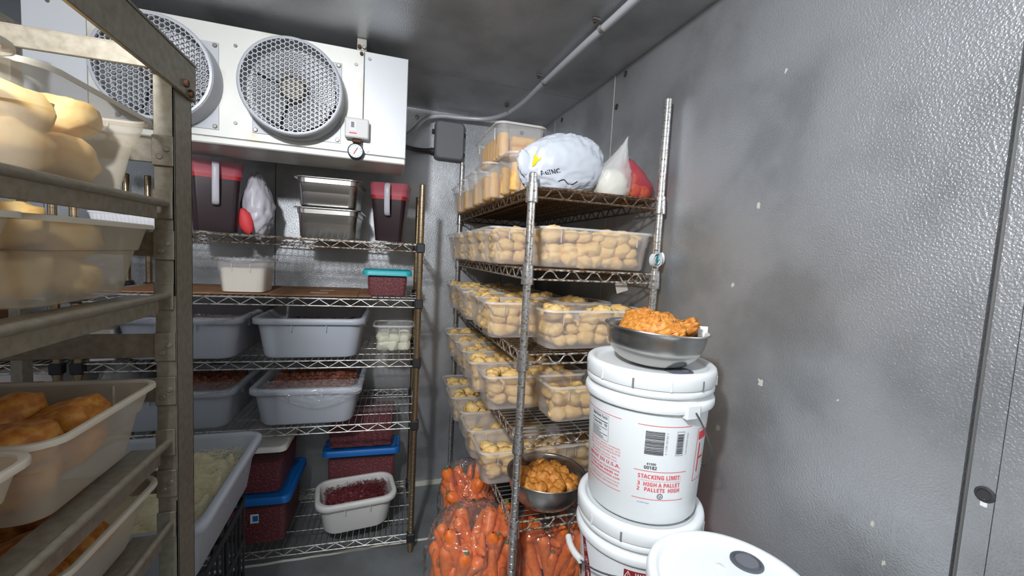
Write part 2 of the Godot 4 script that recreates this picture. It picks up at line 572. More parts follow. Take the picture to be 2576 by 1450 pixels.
# ---------------------------------------------------------------- room
func room() -> void:
	var f := structure("floor")
	part(f, "slab", span(XL - 0.1, XW + 0.1, -0.1, -0.012, ZB - 0.1, ZF + 0.1), m.joint_dark)
	part(f, "floor_panel", span(XL, XW, -0.012, 0.0, -1.918, ZF + 0.1), m.floor_paint)
	part(f, "floor_panel", span(XL, XW, -0.012, 0.0, ZB, -1.93), m.floor_paint)
	var bead := MB.new()
	var pts := []
	for i in 60:
		pts.append(Vector3(-1.3 + 2.2 * i / 59.0, 0.0, -1.924 + 0.002 * sin(i * 1.7)))
	bead.tube(pts, 0.0065, 6)
	part(f, "caulk_joint", bead.done(), m.caulk)
	var c := structure("ceiling")
	part(c, "slab", span(XL - 0.1, XW + 0.1, YC + 0.012, YC + 0.1, ZB - 0.1, ZF + 0.1), m.joint_dark)
	part(c, "ceiling_panel", span(XL, XW, YC, YC + 0.012, -1.908, ZF + 0.1), m.galvanised)
	part(c, "ceiling_panel", span(XL, XW, YC, YC + 0.012, ZB, -1.911), m.galvanised)
	var w := structure("wall_back")
	part(w, "core", span(XL - 0.1, XW + 0.1, 0, YC + 0.1, ZB - 0.1, ZB - 0.012), m.joint_dark)
	var xs := [XL, -1.42, -0.5095, 0.705, XW]
	for i in 4:
		part(w, "panel", span(xs[i] + 0.0015, xs[i + 1] - 0.0015, 0, YC, ZB - 0.012, ZB), m.galvanised)
	for x in [0.1777, 0.788]:
		part(w, "lock_plug", plug(), m.screw if x < 0.5 else m.plug_dark, Vector3(x, 2.12, ZB), Basis(Vector3.RIGHT, PI / 2))
	var r := structure("wall_right")
	part(r, "core", span(XW + 0.012, XW + 0.1, 0, YC + 0.1, ZB - 0.1, ZF + 0.1), m.joint_dark)
	var zs := [ZB, -2.236, -1.606, -0.396]
	for i in 3:
		part(r, "panel", span(XW, XW + 0.012, 0, YC, zs[i] + 0.0012, zs[i + 1] - 0.0012), m.galvanised)
	for i in 2:
		part(r, "edge_strip", span(XW - 0.0006, XW + 0.004, 0, YC, zs[i + 1] - 0.0016, zs[i + 1] + 0.0016), m.caulk)
	part(r, "gasket", span(XW + 0.001, XW + 0.012, 0, YC, -0.3945, -0.3895, 0.002), m.joint_metal)
	part(r, "edge_panel", span(XW, XW + 0.012, 0, YC, -0.388, -0.3575), m.galvanised)
	part(r, "panel", span(XW - 0.001, XW + 0.012, 0, YC, -0.356, ZF), m.galvanised)
	for q in [[2.144, -1.526], [2.031, -1.579], [2.14, -2.141], [1.048, -0.3685]]:
		part(r, "lock_plug", plug(), m.plug_dark, Vector3(XW, q[0], q[1]), Basis(Vector3.BACK, PI / 2))
	for q in [[1910, 1.10, -0.785, 0.011], [0, 0.93, -0.905, 0.012], [0, 0.905, -0.512, 0.006], [0, 0.842, -0.487, 0.005], [0, 1.34, -0.90, 0.007], [0, 1.55, -0.84, 0.008], [0, 1.87, -0.80, 0.006], [0, 1.12, -0.60, 0.003]]:
		part(r, "scuff_mark", scuff(q[3]), m.paint_flake, Vector3(XW, q[1], q[2]))
	part(r, "pale_patch", span(XW - 0.001, XW, 1.028, 1.04, -0.3725, -0.3645), m.paper_white)  # small pale patch on the wall below the plug
	var l := structure("wall_left")
	part(l, "panel", span(XL - 0.1, XL, 0, YC + 0.1, ZB - 0.1, ZF + 0.1), m.galvanised)
	var tr := structure("trim_1")
	var b := MB.new()
	b.box(Vector3((XL + XW) * 0.5, 0.012, ZB + 0.006), Vector3(XW - XL, 0.024, 0.012))
	part(tr, "cove_strip", b.done(), m.caulk)

# a small ragged flake of pale paint on the right wall
func scuff(r: float) -> ArrayMesh:
	var b := MB.new()
	var c := b.vert(Vector3(-0.0007, 0, 0), Vector3.LEFT)
	var ring := []
	for i in 14:
		var a := TAU * i / 14
		var k := r * rng.randf_range(0.3, 1.0)
		ring.append(b.vert(Vector3(-0.0002, sin(a) * k * 1.5, cos(a) * k), Vector3.LEFT))
	for i in 14:
		b.tri(c, ring[i], ring[(i + 1) % 14])
	return b.done()

func plug() -> ArrayMesh:
	var b := MB.new()
	b.lathe([[0.0125, 0.0], [0.0125, 0.002], [0.009, 0.003], [0.008, 0.0005]], 5, false, true)
	return b.done()

# ---------------------------------------------------------------- evaporator
func disc(r: float, d: float, seg := 5, bevel := 0.0) -> ArrayMesh:      # along z, front at +d
	var b := MB.new()
	b.lathe([[r, 0.0], [r, d - bevel], [maxf(r - bevel, 0.0001), d]], seg)
	var o := MB.new()
	o.add(b, Transform3D(Basis(Vector3.RIGHT, PI / 2), Vector3.ZERO))
	return o.done()

func guard_mesh(rad: float, pitch: float) -> ArrayMesh:
	var b := MB.new()
	var rr := pitch / sqrt(3.0)
	var seen := {}
	var nn := int(rad / pitch) + 2
	for i in range(-nn, nn + 1):
		for j in range(-nn - 4, nn + 5):
			var c := Vector2(j * pitch * sqrt(3.0) * 0.5, (i + (0.5 if posmod(j, 2) else 0.0)) * pitch)
			if c.length() > rad + pitch * 0.3:
				continue
			for k in 6:
				var a := c + Vector2(cos(k * PI / 3), sin(k * PI / 3)) * rr
				var e := c + Vector2(cos((k + 1) * PI / 3), sin((k + 1) * PI / 3)) * rr
				var mid := (a + e) * 0.5
				var key := Vector2i(roundi(mid.x * 20000), roundi(mid.y * 20000))
				if seen.has(key):
					continue
				seen[key] = true
				if a.length() > rad and e.length() > rad:
					continue
				if a.length() > rad: a = a.normalized() * rad
				if e.length() > rad: e = e.normalized() * rad
				var d := e - a
				if d.length() < 0.001:
					continue
				b.box(Vector3((a.x + e.x) * 0.5, (a.y + e.y) * 0.5, 0), Vector3(d.length() + 0.0012, 0.0024, 0.007), Basis(Vector3.BACK, d.angle()))
	return b.done()

func evaporator() -> void:
	var x0 := -1.055
	var x1 := 0.088
	var y0 := 1.722
	var y1 := 2.124
	var zf := -1.72
	var zb := -2.03
	var t := thing("evaporator_unit", "white metal cooling unit with two honeycomb fan guards under the ceiling", "cooler unit", Vector3.ZERO)
	# casing: a shell with a drip pan below, and three front panels
	part(t, "back_casing", span(x0 + 0.004, x1 - 0.004, y0 + 0.03, y1 - 0.002, zb, zf - 0.02), m.evap_white)
	part(t, "top_casing", span(x0, x1, y1 - 0.004, y1, zb, zf - 0.003), m.evap_white)
	part(t, "end_casing", span(x1 - 0.004, x1, y0 + 0.025, y1 - 0.004, zb, zf - 0.003), m.evap_white)
	part(t, "end_casing", span(x0, x0 + 0.004, y0 + 0.025, y1 - 0.004, zb, zf - 0.003), m.evap_white)
	var pan := MB.new()
	pan.cbox(Vector3((x0 + x1) * 0.5, y0 + 0.012, (zf + zb) * 0.5 + 0.026), Vector3(x1 - x0, 0.024, zf - zb - 0.05), 0.004)
	part(t, "drip_pan", pan.done(), m.evap_white)
	var xa := -0.898
	var xb := -0.072
	part(t, "front_panel", span(xa + 0.001, xb - 0.001, y0 + 0.0255, y1, zf - 0.012, zf, 0.0015), m.evap_white)
	part(t, "end_panel", span(xb + 0.001, x1, y0 + 0.0255, y1, zf - 0.012, zf, 0.002), m.evap_grey)
	part(t, "end_panel", span(x0, xa - 0.001, y0 + 0.0255, y1, zf - 0.012, zf, 0.002), m.evap_grey)
	for c in [Vector3(-0.3, 1.925, zf), Vector3(-0.69, 1.92, zf)]:
		fan(t, c)
	for q in [[-0.053, 2.098], [-0.1, 2.07], [-0.053, 1.76], [-0.49, 2.06], [-0.49, 1.80], [-0.93, 2.1], [-0.99, 2.125 - 0.03]]:
		part(t, "screw", disc(0.006, 0.003, 3, 0.001), m.screw, Vector3(q[0], q[1], zf))
	for x in [-0.082, -0.96]:
		var br := part(t, "hanger_bracket", span(-0.018, 0.018, 0.0, YC - y1, -0.02, -0.004, 0.002), m.screw, Vector3(x, y1, zf))
		part(br, "bolt", disc(0.007, 0.01, 3, 0.002), m.rusty_bolt, Vector3(-0.008, 0.012, -0.004))
		part(br, "bolt", disc(0.007, 0.01, 3, 0.002), m.screw, Vector3(0.009, 0.012, -0.004))
		part(t, "bolt", disc(0.006, 0.012, 3, 0.002), m.rusty_bolt, Vector3(x, y1 - 0.014, zf))
	# thermostat and dial hang on the front panel
	var s := thing("thermostat", "small pale grey thermostat box on the cooling unit front", "thermostat", Vector3(-0.091, 1.829, zf))
	part(s, "case", span(-0.042, 0.042, -0.036, 0.036, 0.0, 0.042, 0.004), m.instrument)
	part(s, "label", span(-0.026, -0.003, -0.012, 0.024, 0.042, 0.0426), m.paper_white)
	part(s, "label_print", span(-0.02, -0.009, 0.0, 0.02, 0.0426, 0.0429), m.print_grey)
	part(s, "label_print", span(-0.026, 0.0, -0.022, -0.018, 0.042, 0.0424), m.print_red)
	part(s, "cable_gland", span(-0.016, 0.016, -0.05, -0.036, 0.012, 0.03, 0.003), m.rusty_bolt)
	var g := thing("dial_thermometer", "small round dial thermometer under the thermostat box", "thermometer", Vector3(-0.094, 1.748, zf))
	part(g, "bezel", disc(0.029, 0.03, 6, 0.004), m.bezel)
	part(g, "dial", disc(0.024, 0.0005, 6), m.dial, Vector3(0, 0, 0.03))
	var nd := MB.new()
	nd.box(Vector3.ZERO, Vector3(0.003, 0.028, 0.001), Basis(Vector3.BACK, -0.5))
	part(g, "needle", nd.done(), m.print_red, Vector3(0, 0, 0.0315))
	for k in 12:
		var tk := MB.new()
		tk.box(Vector3(0, 0.02, 0), Vector3(0.001, 0.004, 0.0006))
		part(g, "tick", tk.done(), m.print_black, Vector3(0, 0, 0.031), Basis(Vector3.BACK, TAU * k / 12))

var guard_cache: ArrayMesh
func fan(t: Node3D, c: Vector3) -> void:
	var rad := 0.158
	var dp := 0.088
	if guard_cache == null:
		guard_cache = guard_mesh(rad - 0.003, 0.0158)
	var fl := MB.new()
	fl.cbox(Vector3(0, 0, 0.0015), Vector3(0.29, 0.29, 0.003), 0.0012)
	var h := part(t, "fan_housing", ring(rad + 0.006, rad - 0.001, dp, 12), m.shroud_grey, c)
	part(h, "mounting_plate", fl.done(), m.guard_grey, Vector3(0.006, -0.006, 0))
	part(h, "guard", guard_cache, m.guard_grey, Vector3(0, 0, dp))
	part(h, "guard_ring", ring(rad + 0.004, rad - 0.005, 0.008, 12), m.guard_grey, Vector3(0, 0, dp - 0.003))
	for sx in [-1, 1]:
		for sy in [-1, 1]:
			part(h, "screw", disc(0.0075, 0.005, 3, 0.002), m.screw, Vector3(0.006 + sx * 0.134, -0.006 + sy * 0.134, 0.003))
	var hub := MB.new()
	hub.lathe([[0.046, 0.0], [0.046, 0.028], [0.036, 0.038]], 6)
	part(h, "motor", hub.done(), m.motor, Vector3(0, 0, 0.03), Basis(Vector3.RIGHT, PI / 2))
	for k in 4:
		var rows := []
		for i in 7:
			var rr := lerpf(0.03, 0.135, i / 6.0)
			var row := []
			for j in 6:
				var u := (j / 5.0 - 0.5) * lerpf(1.62, 1.72, i / 6.0)
				row.append(Vector3(cos(u) * rr, sin(u) * rr, 0.045 + u * 0.02))
			rows.append(row)
		var b := MB.new()
		b.grid(rows, false, Vector3.BACK)
		part(h, "blade", b.done(), m.blade_grey, Vector3.ZERO, Basis(Vector3.BACK, TAU * k / 4 + 0.4))

# a short pipe along z
func ring(ro: float, ri: float, d: float, seg := 8) -> ArrayMesh:
	var b := MB.new()
	b.lathe([[ri, 0.0], [ro, 0.0], [ro, d - 0.001], [ro - 0.001, d], [ri, d], [ri, 0.0]], seg, false, false)
	var o := MB.new()
	o.add(b, Transform3D(Basis(Vector3.RIGHT, PI / 2), Vector3.ZERO))
	return o.done()

func smooth_path(p: Array, n: int) -> Array:
	var c := Curve3D.new()
	for i in p.size():
		var a: Vector3 = p[maxi(i - 1, 0)]
		var b: Vector3 = p[mini(i + 1, p.size() - 1)]
		var tn := (b - a) / 6.0
		c.add_point(p[i], -tn, tn)
	c.bake_interval = 0.004
	var out := []
	var L := c.get_baked_length()
	for i in n + 1:
		out.append(c.sample_baked(L * i / n, true))
	return out

func conduit_and_boxes() -> void:
	var t := thing("ceiling_conduit", "long grey conduit clipped along the ceiling and bending down to the back wall", "conduit")
	var pts := smooth_path([Vector3(0.70, 2.145, 0.5), Vector3(0.69, 2.145, -0.4), Vector3(0.685, 2.145, -1.08), Vector3(0.672, 2.145, -1.4), Vector3(0.662, 2.145, -1.75), Vector3(0.655, 2.142, -2.0), Vector3(0.62, 2.138, -2.19), Vector3(0.54, 2.135, -2.305), Vector3(0.4, 2.132, -2.34), Vector3(0.3, 2.128, -2.345), Vector3(0.22, 2.1, -2.345), Vector3(0.15, 2.02, -2.33), Vector3(0.10, 1.96, -2.2), Vector3(0.07, 1.95, -2.02)], 110)
	var b := MB.new()
	b.tube(pts, 0.0125, 10)
	part(t, "pipe", b.done(), m.conduit)
	for q in [[0.675, -1.27], [0.662, -1.735], [0.632, -2.15]]:
		var cl := MB.new()
		var arc := []
		for i in 9:
			var a := PI * i / 8.0
			arc.append(Vector3(cos(a) * 0.0145, -sin(a) * 0.0145, 0))
		for dz in [-0.006, 0.0, 0.006]:
			var sh := []
			for p in arc:
				sh.append(p + Vector3(0, 0, dz))
			cl.tube(sh, 0.0025, 5)
		cl.box(Vector3(-0.026, 0.018, 0), Vector3(0.026, 0.004, 0.016))
		var c := part(t, "clip", cl.done(), m.dull_wire, Vector3(q[0], 2.147, q[1]), Basis(Vector3.UP, 0.0 if q[1] > -2.0 else 0.6))
		part(c, "screw", disc(0.005, 0.006, 3), m.rusty_bolt, Vector3(-0.03, 0.014, 0), Basis(Vector3.RIGHT, PI / 2))
	var j := thing("junction_box", "dark grey rounded junction box on the back wall beside the cooling unit", "junction box", Vector3(0.355, 2.005, ZB))
	var bb := MB.new()
	bb.loft([[0.078, 0.1, 0.016, 0.0], [0.081, 0.103, 0.018, 0.006], [0.081, 0.103, 0.018, 0.05], [0.079, 0.101, 0.018, 0.058], [0.072, 0.094, 0.018, 0.064]], 5)
	part(j, "case", bb.done(), m.box_grey, Vector3.ZERO, Basis(Vector3.RIGHT, PI / 2))
	for q in [[0.086, 0.05], [0.086, -0.06], [-0.086, 0.05]]:
		part(j, "hinge_lug", span(-0.007, 0.007, -0.012, 0.012, 0.0, 0.02, 0.003), m.plug_dark, Vector3(q[0], q[1], 0))
	var gl := MB.new()
	gl.lathe([[0.017, 0.0], [0.017, 0.022], [0.013, 0.024], [0.013, 0.034]], 5)
	part(j, "cable_gland", gl.done(), m.plug_dark, Vector3(-0.078, -0.062, 0.032), Basis(Vector3.BACK, PI / 2))
	var k := thing("power_cable", "black cable from the cooling unit to the grey junction box", "cable")
	b = MB.new()
	b.tube(smooth_path([Vector3(0.05, 1.90, -2.02), Vector3(0.09, 1.905, -2.16), Vector3(0.14, 1.925, -2.3), Vector3(0.2, 1.938, -2.37), Vector3(0.25, 1.943, -2.374)], 40), 0.012, 8)
	part(k, "sheath", b.done(), m.cable_black)

# ---------------------------------------------------------------- wire racks
# corner posts at (0, 0), (L, 0), (0, -D), (L, -D) of the rack's own axes; ys are the tops of the shelves
func post_mesh(h: float) -> ArrayMesh:
	var b := MB.new()
	var pr := [[0.0105, 0.0], [0.0127, 0.012], [0.0127, 0.03]]
	var y := 0.0508
	while y < h - 0.01:
		pr.append_array([[0.0127, y - 0.0012], [0.0119, y - 0.0004], [0.0119, y + 0.0004], [0.0127, y + 0.0012]])
		y += 0.0254
	pr.append_array([[0.0127, h - 0.003], [0.0105, h]])
	b.lathe(pr, 3, true, true, 0.97)
	return b.done()

func wave(p0: Vector3, p1: Vector3, top: float, bottom: float, period: float, rounded: bool) -> Array:
	var L := p0.distance_to(p1)
	var cnt := maxi(2, roundi(L / period) * 2)
	var pts := []
	var sub := 6 if rounded else 1
	for i in cnt * sub + 1:
		var u := float(i) / (cnt * sub)
		var ph := u * cnt * PI
		var s := -cos(ph) if rounded else (-1.0 if i % 2 == 0 else 1.0)
		if rounded:
			s = signf(s) * pow(absf(s), 0.7)
		var p := p0.lerp(p1, u)
		p.y = lerpf(bottom, top, s * 0.5 + 0.5)
		pts.append(p)
	return pts

func wire_rack(called: String, label: String, at: Vector3, turn: float, L: float, D: float, heights: Array, ys: Array, mats: Dictionary, rounded: bool, rods: int) -> Node3D:
	var t := thing(called, label, "shelf rack", at, turn)
	var corners := [Vector3(0, 0, 0), Vector3(L, 0, 0), Vector3(0, 0, -D), Vector3(L, 0, -D)]
	for i in 4:
		part(t, "post", post_mesh(heights[i]), mats.post, corners[i])
	var col := MB.new()
	if mats.has("square"):
		col.cbox(Vector3(0, -0.018, 0), Vector3(0.036, 0.042, 0.036), 0.004)
	else:
		col.lathe([[0.0132, -0.05], [0.019, -0.05], [0.0195, -0.046], [0.0165, 0.008], [0.0132, 0.01]], 4, false, false)
	var colm := col.done()
	var clip := MB.new()
	clip.lathe([[0.0128, -0.004], [0.0152, -0.004], [0.0152, 0.004], [0.0128, 0.004]], 4, false, false)
	var clipm := clip.done()
	var g := 0.014
	var shelf_mesh := {}
	for key in ["rails", "truss", "deck"]:
		var b := MB.new()
		if key == "rails":
			for yy in [-0.0035, -0.034]:
				for e in [[0, 1], [2, 3]]:
					b.tube([corners[e[0]] + Vector3(g, yy, 0), corners[e[1]] + Vector3(-g, yy, 0)], 0.0035, 6)
				for e in [[0, 2], [1, 3]]:
					b.tube([corners[e[0]] + Vector3(0, yy, -g), corners[e[1]] + Vector3(0, yy, g)], 0.0035, 6)
		elif key == "truss":
			for e in [[0, 1], [2, 3]]:
				b.tube(wave(corners[e[0]] + Vector3(0.035, 0, 0), corners[e[1]] + Vector3(-0.035, 0, 0), -0.006, -0.032, 0.082, rounded), 0.0027, 5)
			for e in [[0, 2], [1, 3]]:
				b.tube(wave(corners[e[0]] + Vector3(0, 0, -0.035), corners[e[1]] + Vector3(0, 0, 0.035), -0.006, -0.032, 0.082, rounded), 0.0027, 5)
		else:
			var nw := roundi(L / 0.0255)
			for i in range(1, nw):
				var x := L * i / nw
				b.tube([Vector3(x, -0.0016, 0.003), Vector3(x, -0.0016, -D - 0.003)], 0.0018, 4)
			for i in rods:
				var z := -D * (i + 1) / (rods + 1.0)
				b.tube([Vector3(0.003, -0.0055, z), Vector3(L - 0.003, -0.0055, z)], 0.0026, 5)
		shelf_mesh[key] = b.done()
	for k in ys.size():
		var wm: Material = mats.wire[mini(k, mats.wire.size() - 1)]
		var sh := part(t, "shelf", shelf_mesh.rails, wm, Vector3(0, ys[k], 0))
		part(sh, "truss", shelf_mesh.truss, wm)
		part(sh, "wire_deck", shelf_mesh.deck, mats.deck[mini(k, mats.deck.size() - 1)])
		for c in corners:
			part(sh, "collar", colm, mats.collar, c)
			if mats.has("square"):
				part(sh, "sleeve_ring", clipm, mats.post, c + Vector3(0, -0.045, 0))
	return t

# the rack by the right wall stands lengthwise along z: its own x runs towards the camera
func right_rack() -> void:
	wire_rack("wire_shelf_rack", "rust-speckled chrome wire rack full of trays along the right wall", Vector3(0.889, 0, -1.19), PI / 2, 1.185, 0.4565, [1.9275, 1.9, 1.64, 1.9], [1.602, 1.353, 1.087, 0.82, 0.539, 0.109],
		{"post": m.chrome_speckled, "wire": [m.soiled_wire, m.rusted_wire, m.rusted_wire, m.rusted_wire, m.rusted_wire, m.dull_wire], "deck": [m.soiled_wire, m.soiled_wire, m.soiled_wire, m.dull_wire, m.dull_wire, m.dull_wire], "collar": m.chrome_speckled}, true, 3)

func back_rack() -> void:
	wire_rack("wire_shelf_rack", "chrome wire rack with black corner sleeves along the back wall under the cooling unit", Vector3(-1.0478, 0, -1.914), deg_to_rad(-2.74), 1.22, 0.457, [1.67, 1.675, 1.67, 1.675], [1.4185, 1.173, 0.909, 0.624, 0.091],
		{"post": m.bronze_post, "wire": [m.rusted_wire, m.chrome_wire, m.chrome_wire, m.chrome_wire, m.chrome_wire], "deck": [m.chrome_wire], "collar": m.black_plastic, "square": true}, false, 3)

# ---------------------------------------------------------------- the aluminium pan rack at the left, nearest the camera
func channel(p0: Vector3, p1: Vector3, w: float, h: float) -> ArrayMesh:
	var b := MB.new()
	b.cbox((p0 + p1) * 0.5, Vector3(maxf(absf(p1.x - p0.x), w), maxf(absf(p1.y - p0.y), h), maxf(absf(p1.z - p0.z), w)), 0.003)
	return b.done()

func pan_rack() -> void:
	var xr := -0.36
	var xl := -0.86
	var zf := -1.0
	var zn := 0.05
	var t := thing("pan_rack", "tall aluminium pan rack holding milky tubs of fried tofu", "rack", Vector3(xr, 0, zf))
	var o := Vector3(-xr, 0, -zf)
	for q in [[xr - 0.032, xr, zf, zf + 0.074], [xl, xl + 0.032, zf, zf + 0.074], [xr - 0.032, xr, zn - 0.074, zn], [xl, xl + 0.032, zn - 0.074, zn]]:
		var b := MB.new()
		# an open channel: a web on the outside and two flanges
		var outer: float = q[1] if q[1] == xr else q[0]
		var sgn := 1.0 if q[1] == xr else -1.0
		b.cbox(Vector3(outer - sgn * 0.002, 0.88, (q[2] + q[3]) * 0.5) + o, Vector3(0.004, 1.60, q[3] - q[2]), 0.001)
		b.cbox(Vector3((q[0] + q[1]) * 0.5, 0.88, q[3] - 0.002) + o, Vector3(0.032, 1.60, 0.004), 0.001)
		b.cbox(Vector3((q[0] + q[1]) * 0.5, 0.88, q[2] + 0.002) + o, Vector3(0.032, 1.60, 0.004), 0.001)
		part(t, "post", b.done(), m.aluminium)
		var w := MB.new()
		w.lathe([[0.05, -0.014], [0.06, -0.01], [0.06, 0.01], [0.05, 0.014]], 6)
		var c := part(t, "caster", w.done(), m.black_plastic, Vector3((q[0] + q[1]) * 0.5, 0.06, (q[2] + q[3]) * 0.5) + o, Basis(Vector3.BACK, PI / 2))
		part(c, "fork", span(-0.02, 0.02, -0.02, 0.02, -0.03, 0.03), m.dull_wire, Vector3(0.05, 0.0, 0.0))
	# side rails along z and cross bars along x at the top
	for x in [xr, xl]:
		var rail := part(t, "top_rail", span(-0.004, 0.004, -0.032, 0.034, zf, zn, 0.0015), m.aluminium, Vector3(x + (0.004 if x == xr else -0.004), 1.688, 0) + o)
		var lip := MB.new()
		lip.box(Vector3((-0.012 if x == xr else 0.012), 0.036, (zf + zn) * 0.5), Vector3(0.034, 0.004, zn - zf))
		part(rail, "flange", lip.done(), m.aluminium)
		for k in 2:
			part(rail, "bolt", disc(0.0075, 0.006, 4, 0.002), m.rusty_bolt, Vector3(0.004 if x == xr else -0.01, -0.012 - k * 0.012, zf + 0.05 - k * 0.02), Basis(Vector3.UP, PI / 2))
	for z in [zf + 0.07, zn - 0.03]:
		var bar := MB.new()
		bar.cbox(Vector3((xr + xl) * 0.5 - 0.006, 1.698, z + 0.018) + o, Vector3(xr - xl - 0.03, 0.034, 0.006), 0.0015)
		bar.cbox(Vector3((xr + xl) * 0.5 - 0.006, 1.715, z) + o, Vector3(xr - xl - 0.03, 0.004, 0.04), 0.001)
		part(t, "top_bar", bar.done(), m.aluminium)
	# angle slides that the tubs stand on, right and left, with their end plates on the posts
	for y in [1.452, 1.284, 1.003, 0.838, 0.55, 0.3]:
		for x in [xr, xl]:
			var sg := -1.0 if x == xr else 1.0
			var b := MB.new()
			b.cbox(Vector3(x + sg * 0.014, y - 0.016, (zf + zn) * 0.5 + 0.04) + o, Vector3(0.004, 0.032, zn - zf - 0.14), 0.001)
			b.cbox(Vector3(x + sg * 0.034, y - 0.002, (zf + zn) * 0.5 + 0.04) + o, Vector3(0.044, 0.004, zn - zf - 0.14), 0.001)
			b.tube([Vector3(x + sg * 0.013, y - 0.003, zf + 0.079) + o, Vector3(x + sg * 0.013, y - 0.003, zn - 0.05) + o], 0.007, 8)
			var sl := part(t, "slide", b.done(), m.aluminium)
			part(sl, "end_plate", span(-0.015, 0.015, -0.03, 0.022, 0.0, 0.004, 0.001), m.aluminium, Vector3(x + sg * 0.018, y, zf + 0.075) + o)
	# back bars between the far posts
	for y in [1.545, 1.375, 1.185, 1.1, 0.918, 0.65]:
		var b := MB.new()
		b.cbox(Vector3((xr + xl) * 0.5, y, zf + 0.068) + o, Vector3(xr - xl - 0.05, 0.045, 0.005), 0.001)
		var bar := part(t, "back_bar", b.done(), m.aluminium)
		part(bar, "end_plate", span(-0.016, 0.016, -0.028, 0.026, 0.0, 0.003, 0.001), m.aluminium, Vector3(xr - 0.017, y, zf + 0.0755) + o)
		for k in 2:
			part(bar, "rivet", disc(0.005, 0.002, 4, 0.001), m.aluminium, Vector3(xr - 0.01 - k * 0.011, y + 0.002 - k * 0.014, zf + 0.0785) + o)
	# tubs, two deep, plus unseen empty ones added nearest to shade them
	var lv := [[1.456, "top"], [1.288, "second"], [1.008, "third"], [0.842, "fourth"]]
	for k in 4:
		for d in 3:
			var zc := -0.767 + d * 0.281
			var tub := tray("food_tub", "milky tub of fried tofu on the %s slides of the pan rack, %s" % [lv[k][1], ["far end", "middle", "added for shade"][d]], "tub", Vector3(-0.571, lv[k][0], zc), 0.0, 0.2, 0.138, [0.128, 0.12, 0.122, 0.106][k], 0.024, m.milky_old, m.milky_old_rim, "tubs in the pan rack")
			if d == 2:
				continue
			var chunks := []
			for i in 4:
				for j in 2:
					for l in 2:
						chunks.append(Vector3(-0.108 + i * 0.072 + rng.randf_range(-0.006, 0.006), 0.036 + l * 0.05 + rng.randf_range(0, 0.008) + (0.012 if (i + j * 2 + k) % 3 == 0 and l == 1 else 0.0), -0.05 + j * 0.1 + rng.randf_range(-0.006, 0.006)))
			for c in chunks:
				solo("fried_tofu_chunk", "golden fried tofu chunk in the %s tub of the pan rack" % lv[k][1], "tofu", chunk_mesh(rng.randi() % 4), m["fried_%d" % (rng.randi() % 2)] if k > 1 else m["tofu_%d" % (rng.randi() % 3)], tub.position + c, Basis.from_euler(Vector3(rng.randf_range(-0.35, 0.35), rng.randf() * TAU, rng.randf_range(-0.35, 0.35))).scaled_local(Vector3(1.3, 1.25, 1.35)), "fried tofu in the %s pan rack tubs" % lv[k][1])

var chunk_cache := {}
func chunk_mesh(k: int) -> ArrayMesh:
	if not chunk_cache.has(k):
		var f := noise(14.0, 90 + k, 3)
		var b := MB.new()
		b.body(func(d: Vector3) -> Vector3:
			# between a ball and a block, dented
			var q := Vector3(signf(d.x) * pow(absf(d.x), 0.62), signf(d.y) * pow(absf(d.y), 0.62), signf(d.z) * pow(absf(d.z), 0.62))
			q *= Vector3(0.033, 0.022, 0.03)
			return q * (1.0 + 0.22 * f.get_noise_3d(d.x * 0.1, d.y * 0.1, d.z * 0.1 + k)), 12, 16)
		chunk_cache[k] = b.done()
	return chunk_cache[k]

# ---------------------------------------------------------------- a milky tray, open at the top
var tray_cache := {}
func tray(called: String, label: String, category: String, at: Vector3, turn: float, hx: float, hz: float, h: float, taper: float, body_mat: Material, rim_mat: Material, group := "") -> Node3D:
	var t := thing(called, label, category, at, turn, group)
	var key := "%f %f %f" % [hx, hz, h]
	if not tray_cache.has(key):
		var b := MB.new()
		var bx := hx - 0.008 - taper
		var bz := hz - 0.008 - taper
		b.loft([[bx - 0.012, bz - 0.012, 0.022, 0.001], [bx - 0.003, bz - 0.003, 0.028, 0.004], [bx, bz, 0.03, 0.012], [bx + taper * 0.45, bz + taper * 0.45, 0.03, h * 0.62], [bx + taper * 0.62, bz + taper * 0.62, 0.03, h * 0.64], [hx - 0.008, hz - 0.008, 0.032, h - 0.004]], 5, true, false)
		var r := MB.new()
		r.loft([[hx - 0.0085, hz - 0.0085, 0.032, h - 0.0045], [hx - 0.0085, hz - 0.0085, 0.032, h - 0.001], [hx - 0.006, hz - 0.006, 0.034, h], [hx - 0.001, hz - 0.001, 0.036, h - 0.0005], [hx, hz, 0.037, h - 0.003], [hx, hz, 0.037, h - 0.008], [hx - 0.0015, hz - 0.0015, 0.037, h - 0.008]], 5, false, false)
		var ribs := MB.new()
		for sx in [-1, 1]:
			for sz in [-1, 1]:
				ribs.cbox(Vector3(sx * (hx - 0.07), h - 0.03, sz * (hz - 0.0115)), Vector3(0.003, 0.044, 0.004), 0.001)
		tray_cache[key] = [b.done(), r.done(), ribs.done()]
	part(t, "body", tray_cache[key][0], body_mat)
	part(t, "rim", tray_cache[key][1], rim_mat)
	part(t, "ribs", tray_cache[key][2], rim_mat)
	return t

var puff_cache := {}
func puff_mesh(k: int) -> ArrayMesh:
	if not puff_cache.has(k):
		var f := noise(1.3, 70 + k, 3)
		var b := MB.new()
		b.body(func(d: Vector3) -> Vector3:
			var s := 1.0 + 0.38 * f.get_noise_3d(d.x, d.y, d.z) + 0.05 * f.get_noise_3d(d.x * 5, d.y * 5, d.z * 5 + 9)
			return d * Vector3(0.035, 0.0235, 0.025) * s, 10, 14)
		puff_cache[k] = b.done()
	return puff_cache[k]

